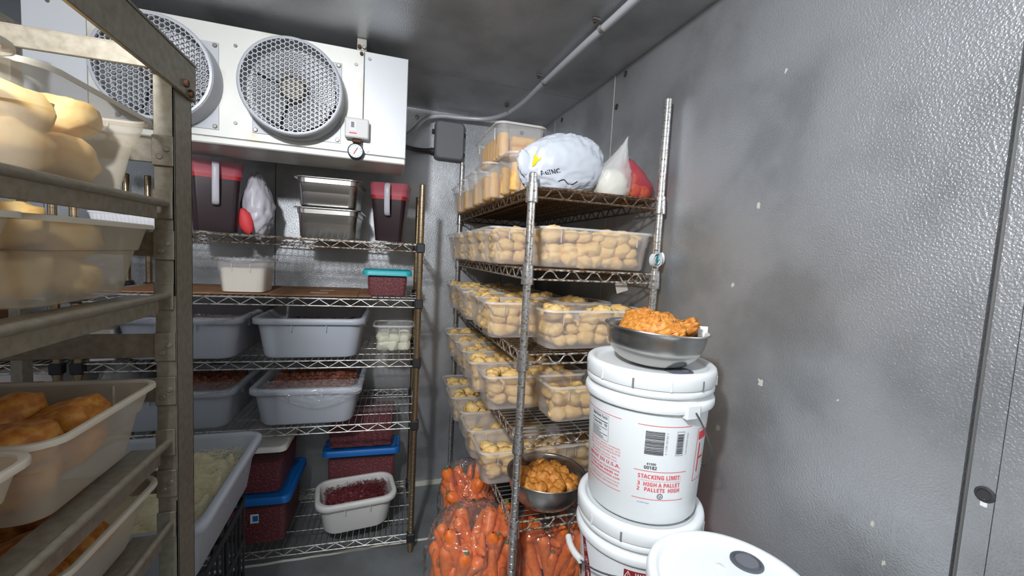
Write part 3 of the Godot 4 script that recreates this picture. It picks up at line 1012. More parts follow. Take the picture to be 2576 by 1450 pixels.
# ---------------------------------------------------------------- buckets
# flat print wrapped round a bucket: x is metres round the wall from angle a0 (from +z towards +x), y is the height
func print_on(src: Array, a0: float, y0: float, rad: Callable) -> ArrayMesh:
	var b := MB.new()
	var vs: PackedVector3Array = src[Mesh.ARRAY_VERTEX]
	var id: PackedInt32Array = src[Mesh.ARRAY_INDEX] if src[Mesh.ARRAY_INDEX] != null else PackedInt32Array(range(vs.size()))
	for p in vs:
		var y := y0 + p.y
		var r: float = rad.call(y)
		var a := a0 + p.x / r
		b.vert(Vector3(sin(a) * (r + 0.0006), y, cos(a) * (r + 0.0006)), Vector3(sin(a), 0, cos(a)))
	for i in range(0, id.size() - 2, 3):
		b.tri(id[i], id[i + 1], id[i + 2])
	return b.done()

func text_arrays(s: String, h: float, width := 0.0, bold := true, align := 1) -> Array:
	var tm := TextMesh.new()
	var f := SystemFont.new()
	f.font_names = PackedStringArray(["Droid Sans"])
	f.font_weight = 700 if bold else 400
	tm.font = f
	tm.font_size = 32
	tm.pixel_size = h / 23.0
	tm.depth = 0.0
	tm.curve_step = 4.0
	tm.text = s
	tm.horizontal_alignment = align
	var a := tm.get_mesh_arrays()
	var vs: PackedVector3Array = a[Mesh.ARRAY_VERTEX]
	if vs.is_empty():
		return a
	var lo := vs[0]
	var hi := vs[0]
	for p in vs:
		lo = lo.min(p); hi = hi.max(p)
	var c := (lo + hi) * 0.5
	var k := width / (hi.x - lo.x) if width > 0.0 else 1.0
	for i in vs.size():
		vs[i] = Vector3((vs[i].x - c.x) * k, (vs[i].y - lo.y) * (h / maxf(hi.y - lo.y, 0.0001)), 0.0)
	a[Mesh.ARRAY_VERTEX] = vs
	return a

func rects(list: Array) -> Array:      # [x0, x1, y0, y1] fine enough to bend
	var vs := PackedVector3Array()
	var id := PackedInt32Array()
	for q in list:
		var n := maxi(1, ceili((q[1] - q[0]) / 0.006))
		for i in n:
			var a := lerpf(q[0], q[1], float(i) / n)
			var b := lerpf(q[0], q[1], float(i + 1) / n)
			var k := vs.size()
			vs.append_array(PackedVector3Array([Vector3(a, q[2], 0), Vector3(b, q[2], 0), Vector3(b, q[3], 0), Vector3(a, q[3], 0)]))
			id.append_array(PackedInt32Array([k, k + 1, k + 2, k, k + 2, k + 3]))
	var a := []
	a.resize(Mesh.ARRAY_MAX)
	a[Mesh.ARRAY_VERTEX] = vs
	a[Mesh.ARRAY_INDEX] = id
	return a

func bucket_radius(y: float) -> float:
	return lerpf(0.1305, 0.1412, clampf((y - 0.006) / 0.239, 0.0, 1.0))

func bucket(label: String, at: Vector3, h: float, spout_turn: float, ear_turn: float, bail_drop: float, swing := -1.0, group := "") -> Node3D:
	var t := thing("plastic_bucket", label, "bucket", at, 0.0, group)
	var k := h / 0.383
	var b := MB.new()
	b.lathe([[0.118, 0.004], [0.127, 0.0], [0.1305, 0.006], [0.1412, 0.268 * k], [0.1415, 0.285 * k], [0.1515, 0.288 * k], [0.153, 0.293 * k], [0.153, 0.303 * k], [0.151, 0.308 * k], [0.1435, 0.312 * k], [0.1435, 0.321 * k], [0.1495, 0.324 * k], [0.151, 0.328 * k], [0.151, 0.337 * k], [0.1485, 0.341 * k], [0.1445, 0.344 * k], [0.1445, 0.36 * k]], 16, true, false, 0.6)
	part(t, "body", b.done(), m.bucket_white)
	var lid := MB.new()
	lid.lathe([[0.146, h - 0.037], [0.1515, h - 0.037], [0.153, h - 0.034], [0.1535, h - 0.012], [0.1515, h - 0.004], [0.147, h], [0.139, h], [0.134, h - 0.002], [0.131, h - 0.008], [0.127, h - 0.0095], [0.06, h - 0.0085], [0.0005, h - 0.0085]], 16, false, false, 0.55)
	var l := part(t, "lid", lid.done(), m.bucket_white)
	for i in 12:
		var a := TAU * i / 12 + 0.2
		part(l, "tear_slot", span(-0.0022, 0.0022, -0.012, 0.01, -0.001, 0.0012, 0.0005), m.tub_white if i % 2 else m.print_grey, Vector3(sin(a) * 0.1533, h - 0.025, cos(a) * 0.1533), Basis(Vector3.UP, a))
	var sp := MB.new()
	sp.lathe([[0.031, -0.002], [0.031, 0.002], [0.029, 0.0035], [0.025, 0.0035], [0.0242, 0.002], [0.023, 0.003], [0.0005, 0.003]], 8, false, false)
	var s := part(l, "spout_cap", sp.done(), m.spout_ring, Vector3(sin(spout_turn) * 0.092, h - 0.0085, cos(spout_turn) * 0.092))
	part(s, "cap_disc", disc(0.021, 0.0006, 8), m.spout_grey, Vector3(0, 0.0032, 0), Basis(Vector3.RIGHT, -PI / 2))
	var dm := MB.new()
	dm.lathe([[0.011, 0.0], [0.009, 0.002], [0.0005, 0.0032]], 5, false, false)
	part(l, "moulded_boss", dm.done(), m.bucket_white, Vector3(sin(spout_turn + 0.73) * 0.05, h - 0.0088, cos(spout_turn + 0.73) * 0.05))
	# ears and wire bail
	var ring_pts := []
	for e in 2:
		var a := ear_turn + PI * e
		part(t, "ear", span(-0.019, 0.019, -0.02, 0.014, -0.008, 0.011, 0.003), m.bucket_white, Vector3(sin(a) * 0.146, 0.298 * k, cos(a) * 0.146), Basis(Vector3.UP, a))
	for i in 25:
		var u := PI * i / 24.0
		var p := Vector3(sin(ear_turn) * cos(u), 0, cos(ear_turn) * cos(u)) * 0.162 + Vector3(sin(ear_turn + swing * PI / 2), 0, cos(ear_turn + swing * PI / 2)) * sin(u) * (0.172 if swing < 0.0 else 0.15)
		p.y = 0.296 * k - sin(u) * bail_drop
		ring_pts.append(p)
	var bw := MB.new()
	bw.tube(ring_pts, 0.002, 6)
	var bail := part(t, "bail", bw.done(), m.wire_bail)
	var gp := MB.new()
	var gpts := []
	for i in range(10, 15):
		gpts.append(ring_pts[i])
	gp.tube(gpts, 0.0085, 8)
	part(bail, "grip", gp.done(), m.tub_white)
	return t

func buckets() -> void:
	# a low platform carries both stacks
	var pf := thing("platform", "low black platform under the white buckets", "platform", Vector3(0.655, 0, -0.715))
	var deck := MB.new()
	for i in 6:
		deck.cbox(Vector3(0, 0.09, -0.3 + i * 0.12), Vector3(0.42, 0.02, 0.1), 0.003)
	part(pf, "deck", deck.done(), m.crate_black)
	for x in [-0.18, 0.18]:
		for z in [-0.3, 0.3]:
			part(pf, "foot", span(-0.025, 0.025, 0.0, 0.08, -0.025, 0.025, 0.003), m.crate_black, Vector3(x, 0, z))
	var c := Vector3(0.65, 0.1, -0.8625)
	bucket("white lidded bucket at the foot of the three-bucket stack by the right wall", c, 0.35, 0.4, 1.2, 0.13)
	var mid := bucket("white lidded bucket with dark red band in the middle of the stack", c + Vector3(-0.004, 0.35, 0.004), 0.35, 0.6, -0.09, 0.05)
	var top := bucket("white lidded bucket with red and black print, topmost of the stack under a steel bowl", c + Vector3(0, 0.7, 0), 0.351, 0.143, 0.04, 0.2, 1.0)
	bucket("white lidded bucket on the platform below the bucket with grey spout", Vector3(0.645, 0.1, -0.562), 0.35, 0.3, 2.0, 0.1)
	bucket("white lidded bucket with round grey spout cap standing before the tall stack", Vector3(0.645, 0.45, -0.562), 0.35, 2.056, -0.2, 0.1)
	print_top(top)
	print_mid(mid)

func print_top(t: Node3D) -> void:
	var rd := func(y: float) -> float: return bucket_radius(y)
	var a := deg_to_rad(-19.2)
	part(t, "lettering", print_on(text_arrays("STACKING LIMIT:", 0.0098, 0.096), a, 0.1090, rd), m.print_red)
	part(t, "lettering", print_on(text_arrays("3  HIGH A PALLET", 0.0092, 0.096), a, 0.0915, rd), m.print_red)
	part(t, "lettering", print_on(text_arrays("2   PALLETS  HIGH", 0.0092, 0.096), a, 0.0790, rd), m.print_red)
	part(t, "printed_line", print_on(rects([[-0.058, 0.062, 0.0, 0.0012]]), a, 0.1260, rd), m.print_red)
	part(t, "printed_line", print_on(rects([[-0.048, 0.05, 0.0, 0.0005]]), a, 0.1045, rd), m.print_red)
	part(t, "printed_line", print_on(rects([[-0.058, 0.06, 0.0, 0.0012]]), a, 0.0600, rd), m.print_red)
	part(t, "printed_line", print_on(rects([[-0.058, 0.066, 0.0, 0.0012]]), a, 0.2320, rd), m.print_red)
	part(t, "lettering", print_on(text_arrays("41390", 0.0052, 0.02), deg_to_rad(-28.5), 0.1415, rd), m.print_black)
	part(t, "lettering", print_on(text_arrays("00182", 0.0078, 0.0275), deg_to_rad(-29), 0.1315, rd), m.print_black)
	# the certification mark: a U in a ring
	var ringq := []
	for i in 20:
		var u := TAU * i / 20.0
		ringq.append([cos(u) * 0.0058 - 0.0008, cos(u) * 0.0058 + 0.0008, sin(u) * 0.0058 - 0.0008, sin(u) * 0.0058 + 0.0008])
	part(t, "printed_ring", print_on(rects(ringq), deg_to_rad(-18), 0.0695, rd), m.print_black)
	part(t, "lettering", print_on(text_arrays("U", 0.006), deg_to_rad(-18), 0.0665, rd), m.print_black)
	# bar codes: bars lie flat in the first, in a frame in the second
	var bars := []
	var y := 0.0
	while y < 0.054:
		var w := rng.randf_range(0.0006, 0.0022)
		bars.append([-0.022, 0.019, y, minf(y + w, 0.054)])
		y += w + rng.randf_range(0.0006, 0.0014)
	part(t, "bar_code", print_on(rects(bars), deg_to_rad(-26.5), 0.1660, rd), m.print_black)
	bars = [[-0.009, -0.0085, 0.0, 0.056], [0.0085, 0.009, 0.0, 0.056], [-0.009, 0.009, 0.0, 0.0007], [-0.009, 0.009, 0.0553, 0.056]]
	y = 0.004
	while y < 0.05:
		var w := rng.randf_range(0.0005, 0.0016)
		bars.append([-0.0075, 0.0075, y, y + w])
		y += w + rng.randf_range(0.0005, 0.001)
	part(t, "bar_code", print_on(rects(bars), deg_to_rad(-3.5), 0.1660, rd), m.print_black)
	for q in [["4 1390 00182 1", -15.5, 0.004], ["0041390001821", 3.2, 0.003]]:
		var ar := text_arrays(q[0], q[2], 0.05, false)
		var vs: PackedVector3Array = ar[Mesh.ARRAY_VERTEX]
		for i in vs.size():
			vs[i] = Vector3(vs[i].y, -vs[i].x, 0) if q[1] > 0 else Vector3(-vs[i].y, vs[i].x, 0)
		ar[Mesh.ARRAY_VERTEX] = vs
		part(t, "lettering", print_on(ar, deg_to_rad(q[1]), 0.1930, rd), m.print_grey)
	var smudge := []
	for i in 16:
		smudge.append([-0.013 + i * 0.0016, -0.0126 + i * 0.0016 + rng.randf() * 0.0008, rng.randf() * 0.001, 0.003 + rng.randf() * 0.0015])
	part(t, "printed_stamp", print_on(rects(smudge), deg_to_rad(-33), 0.0490, rd), m.print_violet)
	# the left panel: nutrition table and red text
	var b := deg_to_rad(-79)
	part(t, "printed_line", print_on(rects([[-0.075, 0.052, 0.0, 0.0012]]), b, 0.2325, rd), m.print_red)
	part(t, "printed_line", print_on(rects([[-0.06, 0.055, 0.0, 0.0012]]), b, 0.0605, rd), m.print_red)
	var nf := [[-0.031, -0.0305, 0.0, 0.062], [0.0305, 0.031, 0.0, 0.062], [-0.031, 0.031, 0.0, 0.0006], [-0.031, 0.031, 0.0614, 0.062], [-0.028, 0.028, 0.043, 0.0448], [-0.028, 0.028, 0.028, 0.029]]
	for i in 7:
		nf.append([-0.028, 0.028 - rng.randf() * 0.03, 0.003 + i * 0.0034, 0.0042 + i * 0.0034])
	part(t, "nutrition_table", print_on(rects(nf), deg_to_rad(-84), 0.1660, rd), m.print_black)
	part(t, "lettering", print_on(text_arrays("Nutrition Facts", 0.008, 0.054), deg_to_rad(-84), 0.2175, rd), m.print_black)
	part(t, "lettering", print_on(text_arrays("Calories   10", 0.0072, 0.052), deg_to_rad(-84), 0.1995, rd), m.print_black)
	var lines := [["INGREDIENTS: WATER, SOYBEANS,", 0.0042, 0.1, 0.1570, false], ["SALT, SODIUM BENZOATE, LESS", 0.0042, 0.1, 0.1500, false], ["THAN 1/10 OF 1% AS A PRESERVATIVE", 0.0042, 0.1, 0.1430, false], ["KIKKOMAN FOODS, INC.", 0.0042, 0.085, 0.1340, false], ["WALWORTH, WI 53184 U.S.A.", 0.0042, 0.085, 0.1270, false], ["MADE IN U.S.A.", 0.0078, 0.102, 0.1150, true], ["Questions or Comments:", 0.0055, 0.1, 0.1040, true], ["1-166-944-6600 or", 0.0055, 0.096, 0.0955, true], ["www.KikkomanUSA.com", 0.0055, 0.1, 0.0870, true], ["is a registered trademark", 0.0044, 0.1, 0.0770, false], ["of KIKKOMAN CORPORATION", 0.0044, 0.092, 0.0695, false]]
	for q in lines:
		part(t, "lettering", print_on(text_arrays(q[0], q[1], q[2], q[4]), deg_to_rad(-78), q[3], rd), m.print_red)
	# the red frame that begins round the far side
	part(t, "printed_frame", print_on(rects([[0.0, 0.0014, 0.0, 0.125], [0.0, 0.06, 0.0, 0.0014], [0.0, 0.06, 0.124, 0.125], [0.006, 0.05, 0.098, 0.118], [0.012, 0.017, 0.02, 0.09], [0.012, 0.04, 0.05, 0.055]]), deg_to_rad(18), 0.0960, rd), m.print_red)

func print_mid(t: Node3D) -> void:
	var rd := func(y: float) -> float: return bucket_radius(y)
	# a dark red band that sweeps down, patterned white
	var vs := PackedVector3Array()
	var id := PackedInt32Array()
	var n := 30
	for i in n + 1:
		var u := float(i) / n
		var x := -0.062 + 0.05 * u + 0.012 * sin(u * 5.0)
		var w := 0.009 + 0.016 * u
		var y := 0.256 - 0.25 * u
		vs.append(Vector3(x - w, y, 0)); vs.append(Vector3(x + w * 0.9, y, 0))
		if i < n:
			var k := i * 2
			id.append_array(PackedInt32Array([k, k + 1, k + 3, k, k + 3, k + 2]))
	var a := []
	a.resize(Mesh.ARRAY_MAX)
	a[Mesh.ARRAY_VERTEX] = vs; a[Mesh.ARRAY_INDEX] = id
	part(t, "printed_band", print_on(a, deg_to_rad(-72), 0.0, rd), m.print_deep_red)
	for i in 9:
		var u := 0.12 + 0.1 * i
		var x := -0.062 + 0.05 * u + 0.012 * sin(u * 5.0)
		var q := []
		for k in 12:
			var s := TAU * k / 12.0
			q.append([x + cos(s) * 0.0065 - 0.0009, x + cos(s) * 0.0065 + 0.0009, sin(s) * 0.0065 - 0.0009, sin(s) * 0.0065 + 0.0009])
		q.append([x - 0.0022, x + 0.0022, -0.0022, 0.0022])
		var r2 := func(y: float) -> float: return bucket_radius(y) + 0.0003
		part(t, "printed_pattern", print_on(rects(q), deg_to_rad(-72), 0.256 - 0.25 * u, r2), m.bucket_white)
	part(t, "lettering", print_on(text_arrays("AN", 0.045, 0.05), deg_to_rad(-112), 0.135, rd), m.print_black)
	# warning label
	part(t, "warning_label", print_on(rects([[-0.05, 0.05, 0.04, 0.06], [-0.05, -0.0487, -0.06, 0.04], [0.0487, 0.05, -0.06, 0.04], [-0.05, 0.05, -0.06, -0.0587]]), deg_to_rad(-24.5), 0.185, rd), m.print_deep_red)
	var r3 := func(y: float) -> float: return bucket_radius(y) + 0.0004
	part(t, "lettering", print_on(text_arrays("WARNING", 0.013, 0.068), deg_to_rad(-21), 0.2285, r3), m.bucket_white)
	var tri := rects([[-0.008, 0.008, 0.0, 0.0013], [-0.0006, 0.0006, 0.005, 0.0105], [-0.0006, 0.0006, 0.0028, 0.004]])
	part(t, "warning_sign", print_on(tri, deg_to_rad(-41), 0.228, r3), m.bucket_white)
	var sl := PackedVector3Array([Vector3(-0.008, 0, 0), Vector3(-0.0065, 0, 0), Vector3(0.0006, 0.0145, 0), Vector3(-0.0006, 0.0145, 0), Vector3(0.008, 0, 0), Vector3(0.0065, 0, 0)])
	var sa := []
	sa.resize(Mesh.ARRAY_MAX)
	sa[Mesh.ARRAY_VERTEX] = sl; sa[Mesh.ARRAY_INDEX] = PackedInt32Array([0, 1, 2, 0, 2, 3, 4, 5, 3, 4, 3, 2])
	part(t, "warning_sign", print_on(sa, deg_to_rad(-41), 0.228, r3), m.bucket_white)

# ---------------------------------------------------------------- steel bowl
func bowl_mesh(r: float, h: float) -> ArrayMesh:
	var b := MB.new()
	var pr := [[r * 0.4, 0.0]]
	for i in 9:
		var u := i / 8.0
		pr.append([lerpf(r * 0.45, r * 0.955, pow(sin(u * PI / 2), 0.85)), 0.003 + (h - 0.006) * pow(u, 1.6)])
	pr.append_array([[r * 0.985, h - 0.001], [r, h - 0.003], [r * 1.0, h - 0.0005], [r * 0.99, h + 0.001], [r * 0.95, h - 0.002]])
	for i in 9:
		var u := 1.0 - i / 8.0
		pr.append([lerpf(r * 0.44, r * 0.94, pow(sin(u * PI / 2), 0.85)), 0.006 + (h - 0.01) * pow(u, 1.6)])
	b.lathe(pr, 14, true, true, 0.5)
	return b.done()

# ---------------------------------------------------------------- carrots
func carrot_mesh(k: int) -> ArrayMesh:
	var f := noise(6.0, 120 + k, 2)
	var b := MB.new()
	var rows := []
	var L := 0.19 + 0.02 * k
	for i in 17:
		var u := i / 16.0
		var r := 0.0225 * pow(1.0 - u * 0.94, 0.42)
		if u < 0.08: r *= sqrt(u / 0.08 * 0.98 + 0.02)
		if i == 16: r = 0.0006
		var row := []
		for j in 12:
			var a := TAU * j / 12
			var rr := r * (1.0 + 0.12 * f.get_noise_2d(u * 3.0, sin(a) * 0.3) + 0.03 * sin(u * 60.0 + k))
			row.append(Vector3(cos(a) * rr + 0.012 * sin(u * 2.5 + k), sin(a) * rr, -L * 0.5 + u * L))
		rows.append(row)
	b.grid(rows, true)
	return b.done()

func carrots() -> void:
	var ms := []
	for k in 4:
		ms.append(carrot_mesh(k))
	var st := MB.new()
	st.lathe([[0.008, -0.003], [0.0075, 0.003], [0.003, 0.008]], 3)
	var stem := st.done()
	# centres, sizes of three heaps: a bag standing at the rack's open side, one lying before it, one under the shelf
	var heaps := [
		["carrot in the upright clear bag beside the rack", "carrots in the upright bag", Vector3(0.385, 0.30, -1.65), Vector3(0.10, 0.155, 0.115), 55, "clear plastic bag of carrots standing upright against the rack side"],
		["carrot in the bulging clear bag past the front rack post", "carrots in the bulging bag", Vector3(0.345, 0.28, -1.36), Vector3(0.145, 0.165, 0.12), 65, "clear plastic bag of carrots bulging past the front rack post"],
		["carrot in the clear bag under the fifth shelf", "carrots in the bag under the shelf", Vector3(0.665, 0.28, -1.335), Vector3(0.145, 0.15, 0.11), 55, "clear plastic bag of carrots under the fifth shelf"]]
	for h in heaps.size():
		var q: Array = heaps[h]
		var half: Vector3 = q[3]
		# carrots lie against the inside of the bag, mostly upright, in rows round it
		var rows: int = 5
		var per: int = ceili(float(q[4]) / rows)
		for i: int in range(q[4]):
			var rw := i % rows
			var u := (int(i / float(rows)) + 0.5 * (rw % 2)) / per
			var a := lerpf(-2.1, 1.7, u) + rng.randf_range(-0.08, 0.08)
			var v: float = [-0.7, -0.25, 0.2, 0.62, 0.72][rw] + rng.randf_range(-0.1, 0.1)
			var s := sqrt(1.0 - v * v) * 0.86
			if rw == 4: s *= rng.randf_range(0.1, 0.75)
			var p: Vector3 = q[2] + Vector3(sin(a) * half.x * s, v * half.y * 0.8, cos(a) * half.z * s)
			var outw := Vector3(sin(a), 0.15, cos(a)).normalized()
			var long := (Vector3.UP * (1.0 if rng.randf() < 0.3 else -1.0) + Vector3(cos(a), 0, -sin(a)) * rng.randf_range(-0.75, 0.75) - outw * v * 0.35).normalized()
			if rw == 4 and rng.randf() < 0.7:
				long = (Vector3(cos(a), 0.25, -sin(a))).normalized()
			var nx := long.cross(outw).normalized()
			var bs := Basis(nx, long.cross(nx).normalized(), long)
			if bs.determinant() < 0: bs = Basis(-bs.x, bs.y, bs.z)
			var sc := rng.randf_range(0.8, 1.08)
			p.y = maxf(p.y, 0.125 + absf(long.y) * 0.09)
			var o := solo("carrot", "orange " + q[0], "carrot", ms[i % 4], m.carrot, p, bs.scaled_local(Vector3(sc * 1.1, sc * 1.1, sc)), q[1])
			if i % 3 == 0:
				part(o, "stem", stem, m.carrot_top, Vector3(0.012 * sin(float(i % 4)), 0, -(0.19 + 0.02 * (i % 4)) * 0.5 + 0.003), Basis(Vector3.RIGHT, -PI / 2))
		var f := noise(2.2, 140 + h, 3, FastNoiseLite.TYPE_SIMPLEX)
		var b := MB.new()
		var ext := half + Vector3(0.018, 0.045, 0.018)
		b.body(func(d: Vector3) -> Vector3:
			var e := Vector3(signf(d.x) * pow(absf(d.x), 0.85), signf(d.y) * pow(absf(d.y), 0.8), signf(d.z) * pow(absf(d.z), 0.85))
			var s := 1.0 + 0.06 * f.get_noise_3d(d.x, d.y * 0.8, d.z) + 0.06 * (1.0 - 2.0 * absf(f.get_noise_3d(d.x * 2.5, d.y * 1.3, d.z * 2.5))) + 0.03 * (1.0 - 2.0 * absf(f.get_noise_3d(d.x * 7, d.y * 3, d.z * 7))) + 0.012 * f.get_noise_3d(d.x * 14, d.y * 6, d.z * 14)
			var p: Vector3 = e * ext * s
			p.y = maxf(p.y, 0.117 - q[2].y)
			return p, 64, 90)
		solo("plastic_bag", q[5], "bag", b.done(), m.bag_film, q[2])

# ---------------------------------------------------------------- tubs and boxes on the back rack
# a grey bus tub with a rolled rim and two ribs under it at each long side; the hollow is real
var tub_cache := {}
func bus_tub(label: String, at: Vector3, turn: float, hx: float, hz: float, h: float, mt: Material, group := "", category := "tub", called := "bus_tub", rr := 0.05) -> Node3D:
	var t := thing(called, label, category, at, turn, group)
	var key := "%f %f %f" % [hx, hz, h]
	if not tub_cache.has(key):
		var b := MB.new()
		b.loft([[hx - 0.05, hz - 0.05, rr, 0.002], [hx - 0.042, hz - 0.042, rr, 0.0], [hx - 0.036, hz - 0.036, rr, 0.01], [hx - 0.016, hz - 0.016, rr, h - 0.012],
			[hx - 0.021, hz - 0.021, rr, h - 0.012], [hx - 0.04, hz - 0.04, rr, 0.012], [hx - 0.046, hz - 0.046, rr, 0.005]], 6, true, true, 0.6)
		var r := MB.new()
		r.loft([[hx - 0.021, hz - 0.021, rr, h - 0.02], [hx - 0.021, hz - 0.021, rr, h - 0.003], [hx - 0.018, hz - 0.018, rr, h], [hx - 0.004, hz - 0.004, rr + 0.004, h - 0.001], [hx, hz, rr + 0.005, h - 0.006], [hx, hz, rr + 0.005, h - 0.024], [hx - 0.003, hz - 0.003, rr, h - 0.026], [hx - 0.004, hz - 0.004, rr, h - 0.012], [hx - 0.016, hz - 0.016, rr, h - 0.012]], 6, false, false, 0.5)
		var rib := MB.new()
		for sz in [-1, 1]:
			for sx in [-1, 1]:
				rib.cbox(Vector3(sx * hx * 0.3, h - 0.035, sz * (hz - 0.013)), Vector3(0.004, 0.04, 0.012), 0.001)
		for sx in [-1, 1]:
			for sz in [-1, 1]:
				rib.cbox(Vector3(sx * (hx - 0.013), h - 0.035, sz * hz * 0.3), Vector3(0.012, 0.04, 0.004), 0.001)
		tub_cache[key] = [b.done(), r.done(), rib.done()]
	part(t, "body", tub_cache[key][0], mt)
	part(t, "rim", tub_cache[key][1], mt)
	part(t, "ribs", tub_cache[key][2], mt)
	return t

# a heap with a lumpy top that fills a container: half sizes, floor and top heights
func heap(hx: float, hz: float, y0: float, y1: float, lump: float, freq: float, sd: int, crown := 0.0, nx := 40, nz := 32) -> ArrayMesh:
	var f := noise(freq, sd, 3)
	var rows := []
	for i in nz + 1:
		var row := []
		for j in nx + 1:
			var x := (float(j) / nx * 2.0 - 1.0)
			var z := (float(i) / nz * 2.0 - 1.0)
			var edge := minf(1.0, minf(1.0 - absf(x), 1.0 - absf(z)) * 8.0)
			var y := y1 + lump * f.get_noise_2d(x * hx, z * hz) + crown * (1.0 - x * x) * (1.0 - z * z)
			if edge <= 0.0: y = maxf(y0, y1 - 0.03)
			row.append(Vector3(x * hx * (1.0 - 0.14 * pow(absf(z), 6.0)), y, z * hz * (1.0 - 0.14 * pow(absf(x), 6.0))))
		rows.append(row)
	var b := MB.new()
	b.grid(rows, false, Vector3.UP)
	return b.done()

# loose shreds over a mound: one object nobody could count
func shreds(called: String, label: String, category: String, at: Vector3, turn: float, place: Callable, count: int, length: float, thick: float, mt: Material) -> void:
	var b := MB.new()
	b.tube([Vector3(-0.5, 0, 0), Vector3(-0.2, 0.09, 0.03), Vector3(0.15, 0.1, -0.04), Vector3(0.5, 0, 0.02)], 0.05, 4)
	var mm := MultiMesh.new()
	mm.transform_format = MultiMesh.TRANSFORM_3D
	mm.mesh = b.done()
	mm.instance_count = count
	for i in count:
		var p: Vector3 = place.call(rng.randf_range(-1, 1), rng.randf_range(-1, 1))
		var bs := Basis.from_euler(Vector3(rng.randf_range(-0.5, 0.5), rng.randf() * TAU, rng.randf_range(-0.6, 0.6)))
		var L := length * rng.randf_range(0.6, 1.3)
		mm.set_instance_transform(i, Transform3D(bs.scaled_local(Vector3(L, thick * 10.0, thick * 10.0)), p))
	var o := MultiMeshInstance3D.new()
	o.name = numbered(called)
	o.multimesh = mm
	o.material_override = mt
	o.transform = Transform3D(Basis(Vector3.UP, turn), at)
	add_child(o)
	meta(o, label, category, "", "stuff")

# thin wrinkled film laid over the rim and down the front of a tub
func wrap_sheet(w: float, over: float, hang: float, sd: int, seam := 0.0) -> ArrayMesh:
	var f := noise(9.0, sd, 3, FastNoiseLite.TYPE_SIMPLEX)
	var rows := []
	for i in 27:
		var u := i / 26.0
		var row := []
		for j in 61:
			var x := (j / 60.0 - 0.5) * w
			var y := 0.0
			var z := 0.0
			var droop := hang * (0.55 + 0.45 * cos(x / w * 5.0 + seam)) 
			if u < 0.45:
				z = -over * (1.0 - u / 0.45)
				y = -0.004 * (1.0 - u / 0.45)
			else:
				var k := (u - 0.45) / 0.55
				z = 0.004 + 0.008 * sin(k * PI)
				y = -droop * k
			var wr := 0.006 * f.get_noise_2d(x * 6.0, u * 1.2) + 0.006 * absf(f.get_noise_2d(x * 20.0, u * 2.0 + 5.0))
			row.append(Vector3(x, y + wr, z + wr * 1.6))
		rows.append(row)
	var b := MB.new()
	b.grid(rows, false, Vector3(0, 0.5, 1))
	return b.done()

# a clear box with a coloured lid and its contents
func lidded_box(label: String, at: Vector3, turn: float, hx: float, hz: float, h: float, lid_mat: Material, lid_h: float, group := "") -> Node3D:
	var t := thing("lidded_box", label, "food box", at, turn, group)
	var b := MB.new()
	b.loft([[hx - 0.03, hz - 0.03, 0.02, 0.0015], [hx - 0.024, hz - 0.024, 0.022, 0.004], [hx - 0.02, hz - 0.02, 0.022, 0.012], [hx - 0.012, hz - 0.012, 0.024, h - 0.012], [hx - 0.006, hz - 0.006, 0.026, h - 0.012], [hx - 0.006, hz - 0.006, 0.026, h - 0.002]], 5, true, false)
	part(t, "body", b.done(), m.clear_dim)
	var l := MB.new()
	l.loft([[hx - 0.005, hz - 0.005, 0.026, h - lid_h], [hx, hz, 0.028, h - lid_h], [hx, hz, 0.028, h - 0.004], [hx - 0.004, hz - 0.004, 0.028, h], [hx - 0.016, hz - 0.016, 0.026, h], [hx - 0.02, hz - 0.02, 0.024, h - 0.004], [hx - 0.024, hz - 0.024, 0.022, h - 0.004]], 5, false, true, 0.6)
	part(t, "lid", l.done(), lid_mat)
	return t

func contents(called: String, label: String, category: String, at: Vector3, turn: float, hx: float, hz: float, h: float, mt: Material) -> void:
	var b := MB.new()
	var f := noise(30.0, 5, 3)
	b.loft([[hx, hz, 0.018, 0.0], [hx + 0.004, hz + 0.004, 0.018, h * 0.5], [hx + 0.006, hz + 0.006, 0.018, h - 0.004], [hx - 0.004, hz - 0.004, 0.016, h]], 4, true, true)
	solo(called, label, category, b.done(), mt, at, Basis(Vector3.UP, turn), "", "stuff")

